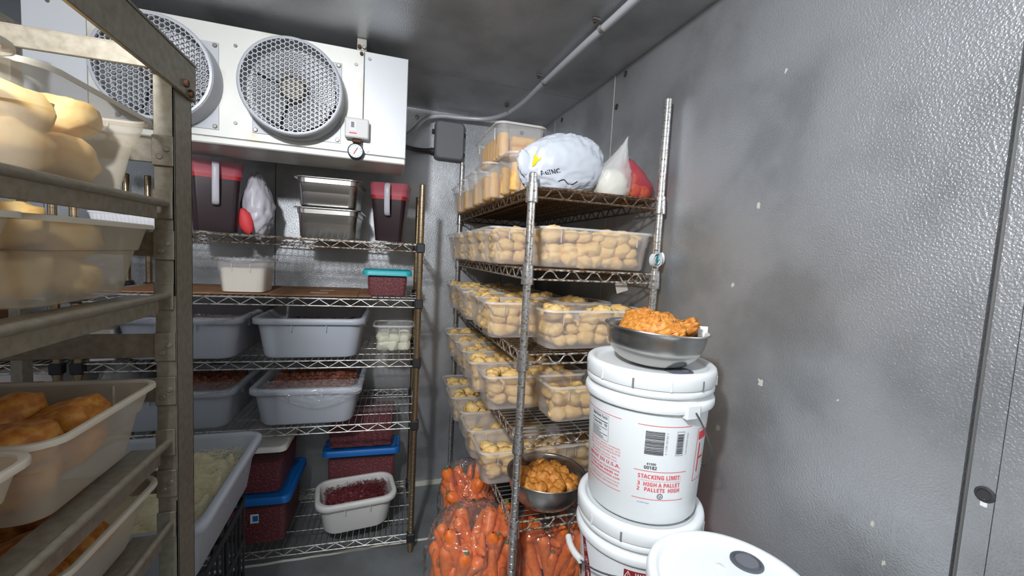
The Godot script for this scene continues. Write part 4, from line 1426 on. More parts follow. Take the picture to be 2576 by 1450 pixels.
func pitcher(label: String, at: Vector3, turn: float, top: float, bottom: float, h: float, fill: float, handle_h: float) -> void:
	var t := thing("drink_pitcher", label, "pitcher", at, turn)
	var b := MB.new()
	var rt := top * 0.3
	var mid := lerpf(bottom, top, (fill + 0.016) / h)
	b.loft([[bottom - 0.012, bottom - 0.012, bottom * 0.3, 0.001], [bottom, bottom, bottom * 0.34, 0.008], [mid, mid, mid * 0.31, fill + 0.016]], 6, true, false)
	part(t, "body", b.done(), m.pitcher)
	b = MB.new()
	b.loft([[mid, mid, mid * 0.31, fill + 0.016], [top, top, rt, h - 0.006], [top + 0.003, top + 0.003, rt, h], [top + 0.0005, top + 0.0005, rt, h]], 6, false, false)
	part(t, "stained_collar", b.done(), m.pitcher_stain)
	var hd := MB.new()
	var z := top + 0.001
	var pts := smooth_path([Vector3(0, h - 0.012, z - 0.004), Vector3(0, h - 0.008, z + 0.02), Vector3(0, h - 0.03, z + 0.034), Vector3(0, h - handle_h * 0.6, z + 0.03), Vector3(0, h - handle_h, z + 0.018), Vector3(0, h - handle_h - 0.006, z - 0.004)], 18)
	var rows := []
	for i in pts.size():
		var p: Vector3 = pts[i]
		var tn: Vector3 = (pts[mini(i + 1, pts.size() - 1)] - pts[maxi(i - 1, 0)]).normalized()
		var nn := tn.cross(Vector3.RIGHT).normalized()
		var row := []
		for k in 12:
			var a := TAU * k / 12
			row.append(p + Vector3.RIGHT * cos(a) * 0.0125 + nn * sin(a) * 0.005)
		rows.append(row)
	hd.grid(rows, true)
	part(t, "handle", hd.done(), m.pitcher_handle)
	var u := fill / h
	var rl := lerpf(bottom, top, u) - 0.003
	var lq := MB.new()
	lq.loft([[bottom - 0.006, bottom - 0.006, bottom * 0.3, 0.006], [rl, rl, rl * 0.3, fill]], 6)
	solo("dark_drink", label.replace("pitcher", "drink filling the pitcher"), "drink", lq.done(), m.dark_liquid, at, Basis(Vector3.UP, turn))
	var rf := MB.new()
	rf.loft([[rl, rl, rl * 0.3, fill + 0.0005], [rl + 0.0015, rl + 0.0015, rl * 0.3, fill + 0.018]], 6)
	solo("drink_foam", "red foam on the " + label, "drink", rf.done(), m.red_liquid, at, Basis(Vector3.UP, turn))

func steel_pan(label: String, at: Vector3, turn: float, hx: float, hz: float, h: float) -> void:
	var t := thing("steel_pan", label, "pan", at, turn)
	var b := MB.new()
	b.loft([[hx - 0.038, hz - 0.038, 0.03, 0.003], [hx - 0.03, hz - 0.03, 0.032, 0.0], [hx - 0.024, hz - 0.024, 0.034, 0.008], [hx - 0.019, hz - 0.019, 0.036, h * 0.78], [hx - 0.014, hz - 0.014, 0.036, h * 0.80], [hx - 0.013, hz - 0.013, 0.036, h - 0.001], [hx - 0.015, hz - 0.015, 0.036, h - 0.001], [hx - 0.026, hz - 0.026, 0.034, 0.01], [hx - 0.034, hz - 0.034, 0.03, 0.005]], 6, true, true, 0.6)
	part(t, "body", b.done(), m.steel)
	var r := MB.new()
	r.loft([[hx - 0.014, hz - 0.014, 0.036, h - 0.003], [hx - 0.014, hz - 0.014, 0.036, h], [hx - 0.002, hz - 0.002, 0.04, h], [hx, hz, 0.04, h - 0.003], [hx - 0.001, hz - 0.001, 0.04, h - 0.006], [hx - 0.013, hz - 0.013, 0.036, h - 0.003]], 6, false, false, 0.5)
	part(t, "rim", r.done(), m.steel_rim)

func back_rack_things() -> void:
	var tw := deg_to_rad(-2.74)
	var s1 := 1.4205
	var s2 := 1.175
	var s3 := 0.911
	var s4 := 0.626
	var s5 := 0.093
	# --- top shelf
	pitcher("tall red-stained pitcher of dark drink beside the grey plastic bag", Vector3(-0.655, s1, -2.05), tw + 0.35, 0.094, 0.08, 0.285, 0.215, 0.165)
	pitcher("red-stained pitcher of dark drink beside the stacked steel pans", Vector3(0.045, s1, -2.03), tw - 0.12, 0.083, 0.064, 0.262, 0.19, 0.135)
	steel_pan("deep steel pan at the bottom of the pair on the back rack", Vector3(-0.213, s1, -2.13), tw, 0.138, 0.165, 0.132)
	steel_pan("deep steel pan set on top of the other steel pan", Vector3(-0.213, s1 + 0.1345, -2.13), tw, 0.138, 0.165, 0.128)
	var f := noise(2.0, 201, 4, FastNoiseLite.TYPE_SIMPLEX)
	var b := MB.new()
	b.body(func(d: Vector3) -> Vector3:
		var s := 1.0 + 0.12 * f.get_noise_3d(d.x, d.y, d.z) + 0.08 * (1.0 - 2.0 * absf(f.get_noise_3d(d.x * 2.5, d.y * 1.2, d.z * 2.5)))
		var p := d * Vector3(0.062, 0.14, 0.08) * s
		p.x *= 1.0 - 0.45 * clampf(p.y / 0.14, 0.0, 1.0)
		return p, 40, 48)
	solo("plastic_bag", "crumpled grey plastic bag standing beside a dark drink pitcher", "bag", b.done(), m.bag_grey, Vector3(-0.517, s1 + 0.132, -2.12))
	b = MB.new()
	b.body(func(d: Vector3) -> Vector3: return d * Vector3(0.028, 0.055, 0.02) * (1.0 + 0.15 * f.get_noise_3d(d.x * 2, d.y * 2, d.z * 2)), 12, 14)
	solo("red_packet", "red packet leaning in front of the crumpled grey bag", "packet", b.done(), m.print_red, Vector3(-0.545, s1 + 0.055, -2.04), Basis(Vector3.BACK, 0.25))
	# foam trays, ribbed
	foam_box("white ribbed foam box on the top shelf end", Vector3(-0.925, s1, -2.03), 0.11, 0.08, 0.055)
	foam_box("white ribbed foam box stacked askew on another foam box", Vector3(-0.895, s1 + 0.056, -2.06), 0.085, 0.07, 0.028)
	foam_box("tall white ribbed foam cup stack behind the foam boxes", Vector3(-0.86, s1, -2.24), 0.055, 0.055, 0.26)
	# --- second shelf
	var cb := thing("cardboard_sheet", "flattened brown cardboard lying on the second shelf", "cardboard", Vector3(0, s2, 0))
	part(cb, "panel", span(-0.42, -0.085, 0.0, 0.005, -2.3, -1.905, 0.001), m.cardboard)
	part(cb, "flap", span(-0.083, -0.03, 0.0, 0.005, -2.28, -1.92, 0.001), m.cardboard)
	part(cb, "panel", span(-0.98, -0.424, 0.0, 0.005, -2.31, -1.93, 0.001), m.cardboard)
	part(cb, "label", span(-0.285, -0.215, 0.005, 0.0055, -2.035, -1.995), m.tape_grey)
	part(cb, "label", span(-0.26, -0.2, 0.005, 0.0055, -2.14, -2.11), m.tape_grey)
	var wt := tray("food_tub", "small milky tub of cream covered with clear wrap on the cardboard", "tub", Vector3(-0.526, s2 + 0.0055, -2.0), tw, 0.103, 0.09, 0.14, 0.014, m.milky, m.milky_rim)
	contents("cream_filling", "pale cream filling the small milky tub", "cream", wt.position + Vector3(0, 0.004, 0), tw, 0.074, 0.062, 0.1, m.cream)
	solo("plastic_wrap", "clear wrap stretched over the small milky tub", "plastic wrap", wrap_sheet(0.2, 0.17, 0.02, 301), m.film, wt.position + Vector3(0, 0.1425, 0.091))
	var tb := lidded_box("clear food box with turquoise lid at the shelf end", Vector3(0.04, s2 + 0.001, -2.02), tw + 0.03, 0.106, 0.085, 0.118, m.teal, 0.024)
	contents("pickled_slaw", "dark purple shredded pickle inside the turquoise-lidded box", "food", tb.position + Vector3(0, 0.003, 0), tw + 0.03, 0.08, 0.06, 0.086, m.slaw_red_block)
	# --- third shelf: grey tubs and a clear tub
	bus_tub("empty-looking grey bus tub with dark meat on the third shelf, nearer the post", Vector3(-0.262, s3, -2.09), tw, 0.222, 0.215, 0.172, m.tub_grey)
	solo("diced_meat", "dark diced meat in the grey tub on the third shelf, nearer the post", "meat", heap(0.185, 0.178, 0.02, 0.115, 0.02, 26.0, 401, 0.0), m.meat, Vector3(-0.262, s3, -2.09), Basis(Vector3.UP, tw), "", "stuff")
	bus_tub("grey bus tub on the third shelf behind the pan rack post", Vector3(-0.735, s3, -2.11), tw, 0.222, 0.215, 0.172, m.tub_grey)
	solo("diced_meat", "diced meat in the grey tub on the third shelf behind the pan rack", "meat", heap(0.185, 0.178, 0.02, 0.12, 0.02, 26.0, 402, 0.0), m.meat, Vector3(-0.735, s3, -2.11), Basis(Vector3.UP, tw), "", "stuff")
	solo("plastic_wrap", "torn clear wrap on the rim of the grey third-shelf tub behind the pan rack", "plastic wrap", wrap_sheet(0.4, 0.1, 0.045, 303), m.film, Vector3(-0.735, s3 + 0.174, -1.893), Basis(Vector3.UP, tw))
	var ct := tray("food_tub", "small clear tub of white tofu on the third shelf by the end post", "tub", Vector3(0.077, s3, -2.06), tw, 0.095, 0.085, 0.125, 0.014, m.clear_plastic, m.milky_rim)
	for i in 12:
		solo("tofu_piece", "white tofu piece in the small clear tub", "tofu", chunk_mesh(i % 4), m.tofu_white, ct.position + Vector3(-0.046 + (i % 3) * 0.046, 0.024 + int(i / 6.0) * 0.034, -0.028 + int(i / 3.0) % 2 * 0.05), Basis.from_euler(Vector3(0.3 * i, 1.1 * i, 0)), "white tofu in the small clear tub")
	# --- fourth shelf
	bus_tub("grey bus tub of diced meat draped with clear wrap on the fourth shelf", Vector3(-0.27, s4, -2.075), tw, 0.22, 0.215, 0.165, m.tub_grey)
	solo("diced_meat", "pinkish diced meat filling the wrapped tub on the fourth shelf", "meat", heap(0.185, 0.178, 0.02, 0.142, 0.024, 26.0, 403, 0.008), m.meat, Vector3(-0.27, s4, -2.075), Basis(Vector3.UP, tw), "", "stuff")
	solo("plastic_wrap", "crumpled clear wrap hanging over the front of the fourth-shelf tub", "plastic wrap", wrap_sheet(0.4, 0.13, 0.085, 304, -0.3), m.film, Vector3(-0.255, s4 + 0.168, -1.858), Basis(Vector3.UP, tw))
	bus_tub("grey bus tub of diced meat on the fourth shelf behind the pan rack post", Vector3(-0.755, s4, -2.1), tw, 0.22, 0.215, 0.165, m.tub_grey)
	solo("diced_meat", "pinkish diced meat in the fourth-shelf tub behind the pan rack", "meat", heap(0.185, 0.178, 0.02, 0.142, 0.024, 26.0, 404, 0.008), m.meat, Vector3(-0.755, s4, -2.1), Basis(Vector3.UP, tw), "", "stuff")
	solo("plastic_wrap", "crumpled clear wrap on the fourth-shelf tub behind the pan rack", "plastic wrap", wrap_sheet(0.4, 0.13, 0.03, 305, 0.4), m.film, Vector3(-0.75, s4 + 0.168, -1.882), Basis(Vector3.UP, tw))
	# --- bottom shelf
	var wtub := bus_tub("white tub with rounded corners full of red shredded slaw on the bottom shelf", Vector3(-0.075, s5, -2.015), tw + 0.16, 0.178, 0.125, 0.155, m.tub_white, "", "tub", "white_tub", 0.06)
	shreds("shredded_slaw", "dark red shredded slaw heaped in the white tub", "food", wtub.position, tw + 0.16, func(x: float, z: float) -> Vector3:
		var r := minf(1.0, Vector2(x, z).length())
		return Vector3(x * 0.135, 0.08 + 0.075 * (1.0 - 0.3 * r) + 0.025 * x * (1.0 - absf(z)) + rng.randf_range(-0.03, 0.01), z * 0.085), 1800, 0.022, 0.0014, m.slaw_red)
	solo("slaw_mound", "packed red slaw under the loose shreds in the white tub", "food", heap(0.13, 0.08, 0.03, 0.115, 0.02, 40.0, 405, 0.03), m.slaw_red_block, wtub.position, Basis(Vector3.UP, tw + 0.16), "", "stuff")
	var q := lidded_box("clear box of red slaw with blue lid standing behind the white tub", Vector3(-0.055, s5, -2.21), tw, 0.185, 0.08, 0.285, m.lid_blue, 0.03)
	contents("red_slaw", "red slaw inside the blue-lidded box behind the white tub", "food", q.position + Vector3(0, 0.004, 0), tw, 0.155, 0.05, 0.22, m.slaw_red_block)
	q = lidded_box("clear box of red slaw stacked on the blue-lidded box behind the white tub", Vector3(-0.06, s5 + 0.286, -2.21), tw, 0.178, 0.078, 0.215, m.clear_plastic, 0.02)
	contents("red_slaw", "red slaw inside the upper box behind the white tub", "food", q.position + Vector3(0, 0.004, 0), tw, 0.15, 0.05, 0.2, m.slaw_red_block)
	q = lidded_box("clear box of red slaw with blue lid at the bottom beside the grey tub", Vector3(-0.46, s5, -2.08), tw, 0.13, 0.18, 0.22, m.lid_blue, 0.03)
	contents("red_slaw", "red slaw inside the blue-lidded box beside the grey tub", "food", q.position + Vector3(0, 0.004, 0), tw, 0.1, 0.15, 0.165, m.slaw_red_block)
	part(q, "price_sticker", span(-0.016, 0.016, -0.02, 0.02, 0.0, 0.0006), m.paper_white, Vector3(-0.005, 0.13, 0.1725))
	part(q, "price_sticker", span(-0.01, 0.01, -0.012, 0.012, 0.0006, 0.001), m.lid_blue, Vector3(-0.002, 0.13, 0.1725))
	q = lidded_box("clear box of red slaw with white lid stacked on a blue-lidded box", Vector3(-0.47, s5 + 0.221, -2.08), tw, 0.122, 0.17, 0.215, m.lid_white, 0.022)
	contents("red_slaw", "red slaw inside the white-lidded box", "food", q.position + Vector3(0, 0.004, 0), tw, 0.092, 0.14, 0.13, m.slaw_red_block)
	# --- grey tub of pale shreds between the pan rack and the back rack, on two crates
	for k in 2:
		crate("black milk crate %s under the grey tub of pale shreds" % ["on the floor", "stacked"][k], Vector3(-0.56, k * 0.287, -1.31))
	var g := bus_tub("grey bus tub of pale shredded radish between the pan rack and the back rack", Vector3(-0.575, 0.575, -1.312), 0.0, 0.215, 0.275, 0.168, m.tub_grey)
	solo("radish_mound", "packed pale radish under the loose shreds", "food", heap(0.17, 0.225, 0.012, 0.11, 0.035, 14.0, 406, 0.03), m.slaw_pale, g.position, Basis(), "", "stuff")
	shreds("shredded_radish", "pale shredded radish heaped in the grey tub", "food", g.position, 0.0, func(x: float, z: float) -> Vector3:
		return Vector3(x * 0.17, 0.117 + 0.03 * (1 - x * x) * (1 - z * z) + rng.randf_range(-0.02, 0.018), z * 0.225), 3600, 0.028, 0.001, m.slaw_pale)

func foam_box(label: String, at: Vector3, hx: float, hz: float, h: float) -> void:
	var t := thing("foam_box", label, "foam box", at, deg_to_rad(-2.74))
	var b := MB.new()
	b.loft([[hx - 0.012, hz - 0.012, 0.01, 0.0], [hx - 0.003, hz - 0.003, 0.012, h - 0.008], [hx, hz, 0.014, h - 0.008], [hx, hz, 0.014, h - 0.001], [hx - 0.003, hz - 0.003, 0.012, h]], 4)
	part(t, "body", b.done(), m.foam_white)
	var r := MB.new()
	var n := int(hx * 2 / 0.014)
	for i in n:
		var x := (i + 0.5) / n * 2.0 - 1.0
		r.cbox(Vector3(x * (hx - 0.018), h * 0.45, hz - 0.0075), Vector3(0.006, h * 0.78, 0.006), 0.0015, Basis(Vector3.RIGHT, 0.009 / h))
	part(t, "ribs", r.done(), m.foam_white)

func crate(label: String, at: Vector3) -> void:
	var t := thing("milk_crate", label, "crate", at)
	var b := MB.new()
	for y in [0.012, 0.14, 0.27]:
		b.loft([[0.165, 0.165, 0.015, y - 0.011], [0.17, 0.17, 0.016, y - 0.011], [0.17, 0.17, 0.016, y + 0.011], [0.165, 0.165, 0.015, y + 0.011]], 3, false, false)
	part(t, "bands", b.done(), m.crate_black)
	var w := MB.new()
	for i in 9:
		for s in [-1, 1]:
			var x := -0.15 + i * 0.0375
			w.box(Vector3(x, 0.14, s * 0.167), Vector3(0.008, 0.27, 0.005))
			w.box(Vector3(s * 0.167, 0.14, x), Vector3(0.005, 0.27, 0.008))
	part(t, "slats", w.done(), m.crate_black)
	var f := MB.new()
	for i in 8:
		f.box(Vector3(-0.14 + i * 0.04, 0.005, 0), Vector3(0.012, 0.008, 0.33))
		f.box(Vector3(0, 0.005, -0.14 + i * 0.04), Vector3(0.33, 0.006, 0.012))
	part(t, "bottom_grid", f.done(), m.crate_black)

# ---------------------------------------------------------------- trays, bowls and bags on the right rack
func right_rack_things() -> void:
	var sy := [1.604, 1.355, 1.089, 0.822, 0.541]
	var word := ["top", "second", "third", "fourth", "fifth"]
	var far := []        # puffs beyond the three hundred that show largest
	var hx := 0.205
	var hz := 0.098
	var order := ["at the back wall", "second from the back wall", "third from the back wall", "fourth from the back wall", "fifth from the back wall"]
	var count := 0
	# left-hand trays of shelves two to five, then the trays by the front end
	for s in range(1, 5):
		for k in 5:
			var z := -2.272 + k * 0.197
			var x := 0.565 + rng.randf_range(-0.008, 0.008)
			var near := k == 4
			var w := hx
			if s == 2 and k == 4:
				w = 0.135
				x = 0.495
			var lab := "milky tray of tofu puffs, %s shelf, %s" % [word[s], order[k]]
			var t := tray("food_tray", lab, "tray", Vector3(x, sy[s], z), rng.randf_range(-0.02, 0.02), w, hz, 0.134, 0.014, m.milky, m.milky_rim, "milky trays on the right rack")
			fill_tray(t, w, hz, [3, 3, 3, 3][s - 1] if not (s == 4 and k > 2) else 2, near, "tofu puff in the %s-shelf tray %s" % [word[s], order[k]], "tofu puffs in the %s-shelf tray %s" % [word[s], order[k]], far)
	var front := [[1, 0.698, -1.318, 0.212, 3, 0.0], [2, 0.705, -1.296, 0.205, 3, 0.02], [3, 0.742, -1.342, 0.187, 2, 0.04]]
	for q in front:
		var lab := "milky tray of fried tofu on the %s shelf by the front end" % word[q[0]]
		var t := tray("food_tray", lab, "tray", Vector3(q[1], sy[q[0]], q[2]), q[5], q[3], hz, 0.134, 0.014, m.milky, m.milky_rim, "milky trays on the right rack")
		fill_tray(t, q[3], hz, q[4], true, "tofu puff in the %s-shelf tray by the front end" % word[q[0]], "tofu puffs in the %s-shelf front tray" % word[q[0]], far)
	for q in [[2, 0.775, -1.53, 0.12, 3, "third"], [4, 0.79, -1.49, 0.11, 2, "fifth"]]:
		var t := tray("food_tray", "short milky tray of fried tofu on the %s shelf against the wall" % q[5], "tray", Vector3(q[1], sy[q[0]], q[2]), 0.12 if q[0] == 2 else 0.0, q[3], hz, 0.134, 0.014, m.milky, m.milky_rim, "milky trays on the right rack")
		fill_tray(t, q[3], hz, q[4], false, "", "", far)
	# all other puffs as one object
	var mm := MultiMesh.new()
	mm.transform_format = MultiMesh.TRANSFORM_3D
	mm.mesh = puff_mesh(1)
	mm.instance_count = far.size()
	for i in far.size():
		mm.set_instance_transform(i, far[i])
	var o := MultiMeshInstance3D.new()
	o.name = numbered("tofu_puff_heap")
	o.multimesh = mm
	o.material_override = m.tofu_0
	add_child(o)
	meta(o, "golden fried tofu puffs filling the trays farther back on the right rack", "tofu", "", "stuff")
	top_shelf(sy[0], hx, hz)
	# bowl on the fifth shelf
	var bw := thing("steel_bowl", "dark-rimmed steel bowl of fried tofu on the fifth shelf of the right rack", "bowl", Vector3(0.572, sy[4], -1.275))
	part(bw, "body", bowl_mesh(0.138, 0.108), m.steel)
	for i in 24:
		var a := i * 2.39996
		var r := 0.098 * sqrt((i + 0.5) / 24.0)
		solo("fried_tofu_ball", "brown fried tofu ball in the bowl on the fifth shelf", "tofu", puff_mesh(i % 5), m["fried_%d" % (i % 2)], bw.position + Vector3(cos(a) * r, 0.07 + 0.024 * (1.0 - r / 0.1) + rng.randf_range(-0.004, 0.01), sin(a) * r), Basis.from_euler(Vector3(rng.randf() * TAU, rng.randf() * TAU, 0)).scaled_local(Vector3(0.8, 1.0, 0.95)), "fried tofu balls in the fifth-shelf bowl")
	# bowl on the buckets
	var tilt := Basis(Vector3.BACK, deg_to_rad(-2.6)) * Basis(Vector3.RIGHT, deg_to_rad(1.0))
	var top := thing("steel_bowl", "tilted steel bowl of fried tofu pouches on the bucket stack", "bowl", Vector3(0.642, 1.144, -0.845))
	top.basis = tilt
	part(top, "body", bowl_mesh(0.122, 0.09), m.steel)
	for i in 12:
		var a := i * 2.39996 + 0.5
		var r := 0.066 * sqrt((i + 0.4) / 12.0)
		solo("fried_tofu_pouch", "crisp orange-brown fried tofu pouch in the bowl on the buckets", "tofu", pouch_mesh(i % 4), m["fried_%d" % (i % 2)], top.position + tilt * Vector3(cos(a) * r, 0.08 + 0.02 * (1.0 - r / 0.07) + rng.randf_range(-0.002, 0.008), sin(a) * r), Basis.from_euler(Vector3(rng.randf_range(-0.9, 0.9), rng.randf() * TAU, rng.randf_range(-0.9, 0.9))).scaled_local(Vector3(0.85, 0.8, 0.85)), "fried tofu pouches in the bowl on the buckets")
	solo("paper_tag", "white paper tag tucked in the rim of the bowl on the buckets", "tag", span(-0.011, 0.011, -0.012, 0.014, 0.0, 0.001), m.paper_white, top.position + tilt * Vector3(0.1, 0.09, 0.045), Basis(Vector3.UP, -0.4))
	# rolled towel tied round the front right post
	var tw := thing("rolled_towel", "small white and teal towel rolled round the rack post", "towel", Vector3(0.872, 1.374, -1.168))
	var sp := MB.new()
	var rows := []
	for i in 40:
		var u := i / 39.0
		var a := u * TAU * 2.2
		var r := 0.008 + 0.016 * u
		rows.append([Vector3(cos(a) * r * 0.8, sin(a) * r * 1.15 + 0.026, -0.014), Vector3(cos(a) * r * 0.8, sin(a) * r * 1.15 + 0.026, 0.012)])
	sp.grid(rows, false, Vector3.UP)
	part(tw, "roll", sp.done(), m.towel_white)
	var inn := MB.new()
	inn.body(func(d: Vector3) -> Vector3: return d * Vector3(0.008, 0.017, 0.01) + Vector3(0, 0.026, 0), 8, 10)
	part(tw, "inner_fold", inn.done(), m.towel_teal)
	var out := MB.new()
	out.body(func(d: Vector3) -> Vector3: return d * Vector3(0.007, 0.022, 0.014) + Vector3(0.036, 0.03, -0.016), 8, 10)
	part(tw, "outer_fold", out.done(), m.towel_white)
	solo("paper_label", "loose pale paper label hanging under the second shelf front", "label", span(-0.022, 0.022, -0.034, 0.0, 0.0, 0.0008), m.tape_grey, Vector3(0.775, 1.318, -1.215), Basis(Vector3.BACK, 0.3))

# puffs packed in a tray; those that nobody could see (inside, below the top) are left out
func fill_tray(t: Node3D, w: float, hz: float, layers: int, single: bool, label: String, group: String, far: Array) -> void:
	var nx := maxi(2, roundi((w * 2 - 0.07) / 0.054))
	var nz := 4
	var hw := w - 0.024
	for l in layers:
		for i in nx:
			for j in nz:
				if l < layers - 1 and i > 0 and i < nx - 1 and j > 0 and j < nz - 1:
					continue
				if l == layers - 1 and rng.randf() < 0.14:
					continue
				var sh := 0.85 if l == 0 else 1.0
				var p := Vector3(((i + 0.5) / nx * 2 - 1) * (hw - 0.008) * (0.93 + 0.035 * l), 0.027 + l * 0.035 + rng.randf_range(-0.004, 0.012) + (rng.randf_range(0.0, 0.016) if l == layers - 1 else 0.0), ((j + 0.5) / nz * 2 - 1) * (hz - 0.036) * (0.95 + 0.045 * l))
				p.x += rng.randf_range(-0.011, 0.011); p.z += rng.randf_range(-0.006, 0.006)
				var bs := Basis.from_euler(Vector3(rng.randf_range(-0.6, 0.6), rng.randf_range(-0.7, 0.7) + (PI if rng.randf() < 0.5 else 0.0), rng.randf_range(-0.5, 0.5))).scaled_local(Vector3.ONE * rng.randf_range(0.72, 1.16))
				var x := t.transform * Transform3D(bs, p)
				if single:
					solo("tofu_puff", "golden fried " + label, "tofu", puff_mesh(rng.randi() % 5), m["tofu_%d" % (rng.randi() % 3)], x.origin, x.basis, group)
				else:
					far.append(x)

var pouch_cache := {}
func pouch_mesh(k: int) -> ArrayMesh:
	if not pouch_cache.has(k):
		var f := noise(1.6, 170 + k, 4)
		var b := MB.new()
		b.body(func(d: Vector3) -> Vector3:
			var e := Vector3(signf(d.x) * pow(absf(d.x), 0.7), d.y, signf(d.z) * pow(absf(d.z), 0.7))
			var s := 1.0 + 0.42 * f.get_noise_3d(d.x, d.y, d.z) + 0.16 * (1.0 - 2.0 * absf(f.get_noise_3d(d.x * 2.2, d.y * 2.2, d.z * 2.2))) + 0.05 * (1.0 - 2.0 * absf(f.get_noise_3d(d.x * 6, d.y * 6, d.z * 6)))
			return e * Vector3(0.046, 0.021, 0.038) * s, 26, 34)
		pouch_cache[k] = b.done()
	return pouch_cache[k]

func top_shelf(y: float, hx: float, hz: float) -> void:
	# trays of tofu rolls; the last one is turned and stacked on the others
	var rl := MB.new()
	rl.lathe([[0.013, 0.0], [0.0185, 0.004], [0.019, 0.03], [0.0185, 0.06], [0.019, 0.086], [0.013, 0.09]], 5)
	var roll := rl.done()
	var q := [[0.575, -2.255, "at the back wall"], [0.57, -2.05, "second from the back wall"], [0.572, -1.845, "third from the back wall"], [0.568, -1.64, "under the turned tray"], [0.585, -1.436, "by the white shopping bag"]]
	for k in 5:
		var t := tray("food_tray", "milky tray of tofu rolls, top shelf, %s" % q[k][2], "tray", Vector3(q[k][0], y, q[k][1]), 0.0, hx - (0.02 if k == 4 else 0.0), hz, 0.134, 0.014, m.milky, m.milky_rim, "milky trays on the right rack")
		for i in 8:
			for j in [0, 3]:
				var o := solo("tofu_roll", "golden upright tofu roll in the top-shelf tray %s" % q[k][2], "tofu", roll, m.roll_tofu, t.position + Vector3(-0.15 + i * 0.041, 0.006, -0.055 + j * 0.037), Basis.from_euler(Vector3(rng.randf_range(-0.07, 0.07), rng.randf() * TAU, rng.randf_range(-0.07, 0.07))).scaled_local(Vector3(1, rng.randf_range(0.95, 1.15), 1)), "tofu rolls in the top-shelf tray %s" % q[k][2])
	var tt := tray("food_tray", "milky tray of tofu rolls turned lengthwise and stacked on the top-shelf trays", "tray", Vector3(0.475, y + 0.135, -1.62), PI / 2, 0.192, 0.098, 0.118, 0.014, m.milky, m.milky_rim, "milky trays on the right rack")
	for i in 7:
		solo("tofu_roll", "golden upright tofu roll in the stacked turned tray", "tofu", roll, m.roll_tofu, tt.position + Vector3(-0.052, 0.006, -0.135 + i * 0.043), Basis.from_euler(Vector3(rng.randf_range(-0.07, 0.07), 0, 0)), "tofu rolls standing in the turned tray")
	for i in 4:
		for j in 2:
			solo("tofu_roll", "golden tofu roll lying in the stacked turned tray", "tofu", roll, m.roll_tofu, tt.position + Vector3(-0.026 + 0.0 * j, 0.03 + 0.037 * j, 0.135 - i * 0.044), Basis(Vector3.BACK, -PI / 2 + rng.randf_range(-0.06, 0.06)), "tofu rolls lying in the turned tray")
	# white shopping bag; its print lies on the film
	var f := noise(1.4, 211, 4, FastNoiseLite.TYPE_SIMPLEX)
	var film := func(d: Vector3) -> Vector3:
		var s := 1.0 + 0.10 * f.get_noise_3d(d.x * 0.7, d.y * 0.7, d.z * 0.7) + 0.07 * (1.0 - 2.0 * absf(f.get_noise_3d(d.x * 1.8, d.y * 0.7, d.z * 1.8))) + 0.035 * clampf(-d.y + 0.6, 0.0, 1.0) * (1.0 - 2.0 * absf(f.get_noise_3d(d.x * 5, d.y * 1.2, d.z * 5)))
		var p := d * Vector3(0.137, 0.1, 0.066) * s
		p.x += 0.03 * p.y / 0.13
		p.y = maxf(p.y, -0.08)
		return p
	var b := MB.new()
	b.body(film, 56, 72)
	var bag := solo("shopping_bag", "bulging white plastic shopping bag on the top shelf beside the trays", "bag", b.done(), m.bag_white, Vector3(0.556, y + 0.083, -1.262))
	var ear := MB.new()
	ear.body(func(d: Vector3) -> Vector3: return d * Vector3(0.026, 0.04, 0.012) * (1.0 + 0.25 * f.get_noise_3d(d.x * 2, d.y * 2, d.z * 2)), 14, 16)
	part(bag, "handle", ear.done(), m.bag_white, Vector3(-0.132, -0.012, 0.02), Basis(Vector3.BACK, 0.25))
	var blot := MB.new()
	var ctr := Vector3(-0.72, 0.02, 0.6)
	var mid := blot.vert(film.call(ctr.normalized()) * 1.008, ctr.normalized())
	var rim := []
	for i in 18:
		var a := TAU * i / 18
		var k := 0.22 * (0.75 + 0.25 * sin(a * 3.0 + 1.0))
		var d := (ctr + Vector3(cos(a) * k * 0.6, sin(a) * k * 1.15, cos(a) * k * 0.5)).normalized()
		rim.append(blot.vert(film.call(d) * 1.008, d))
	for i in 18:
		blot.tri(mid, rim[i], rim[(i + 1) % 18])
	part(bag, "yellow_print", blot.done(), m.yellow)
	var mb := MB.new()
	var ar := text_arrays("AGING", 0.15, 0.42)
	var vs: PackedVector3Array = ar[Mesh.ARRAY_VERTEX]
	var id: PackedInt32Array = ar[Mesh.ARRAY_INDEX] if ar[Mesh.ARRAY_INDEX] != null else PackedInt32Array(range(vs.size()))
	for p in vs:
		var q2 := p.rotated(Vector3.BACK, 0.3)
		var d := (Vector3(-0.36, -0.42, 0.85) + Vector3(q2.x, q2.y, q2.x * 0.35)).normalized()
		mb.vert(film.call(d) * 1.01, d)
	for i in range(0, id.size() - 2, 3):
		mb.tri(id[i], id[i + 1], id[i + 2])
	part(bag, "lettering", mb.done(), m.print_black)
	var sq := MB.new()
	var path := []
	for i in 22:
		var u := i / 21.0
		var d := Vector3(-0.15 + 0.5 * u, -0.66 + 0.1 * sin(u * 7.0), 0.9).normalized()
		path.append(film.call(d) * 1.005)
	sq.tube(path, 0.0018, 5)
	part(bag, "black_scribble", sq.done(), m.print_black)
	# clear bag of white tofu, twisted to a point
	b = MB.new()
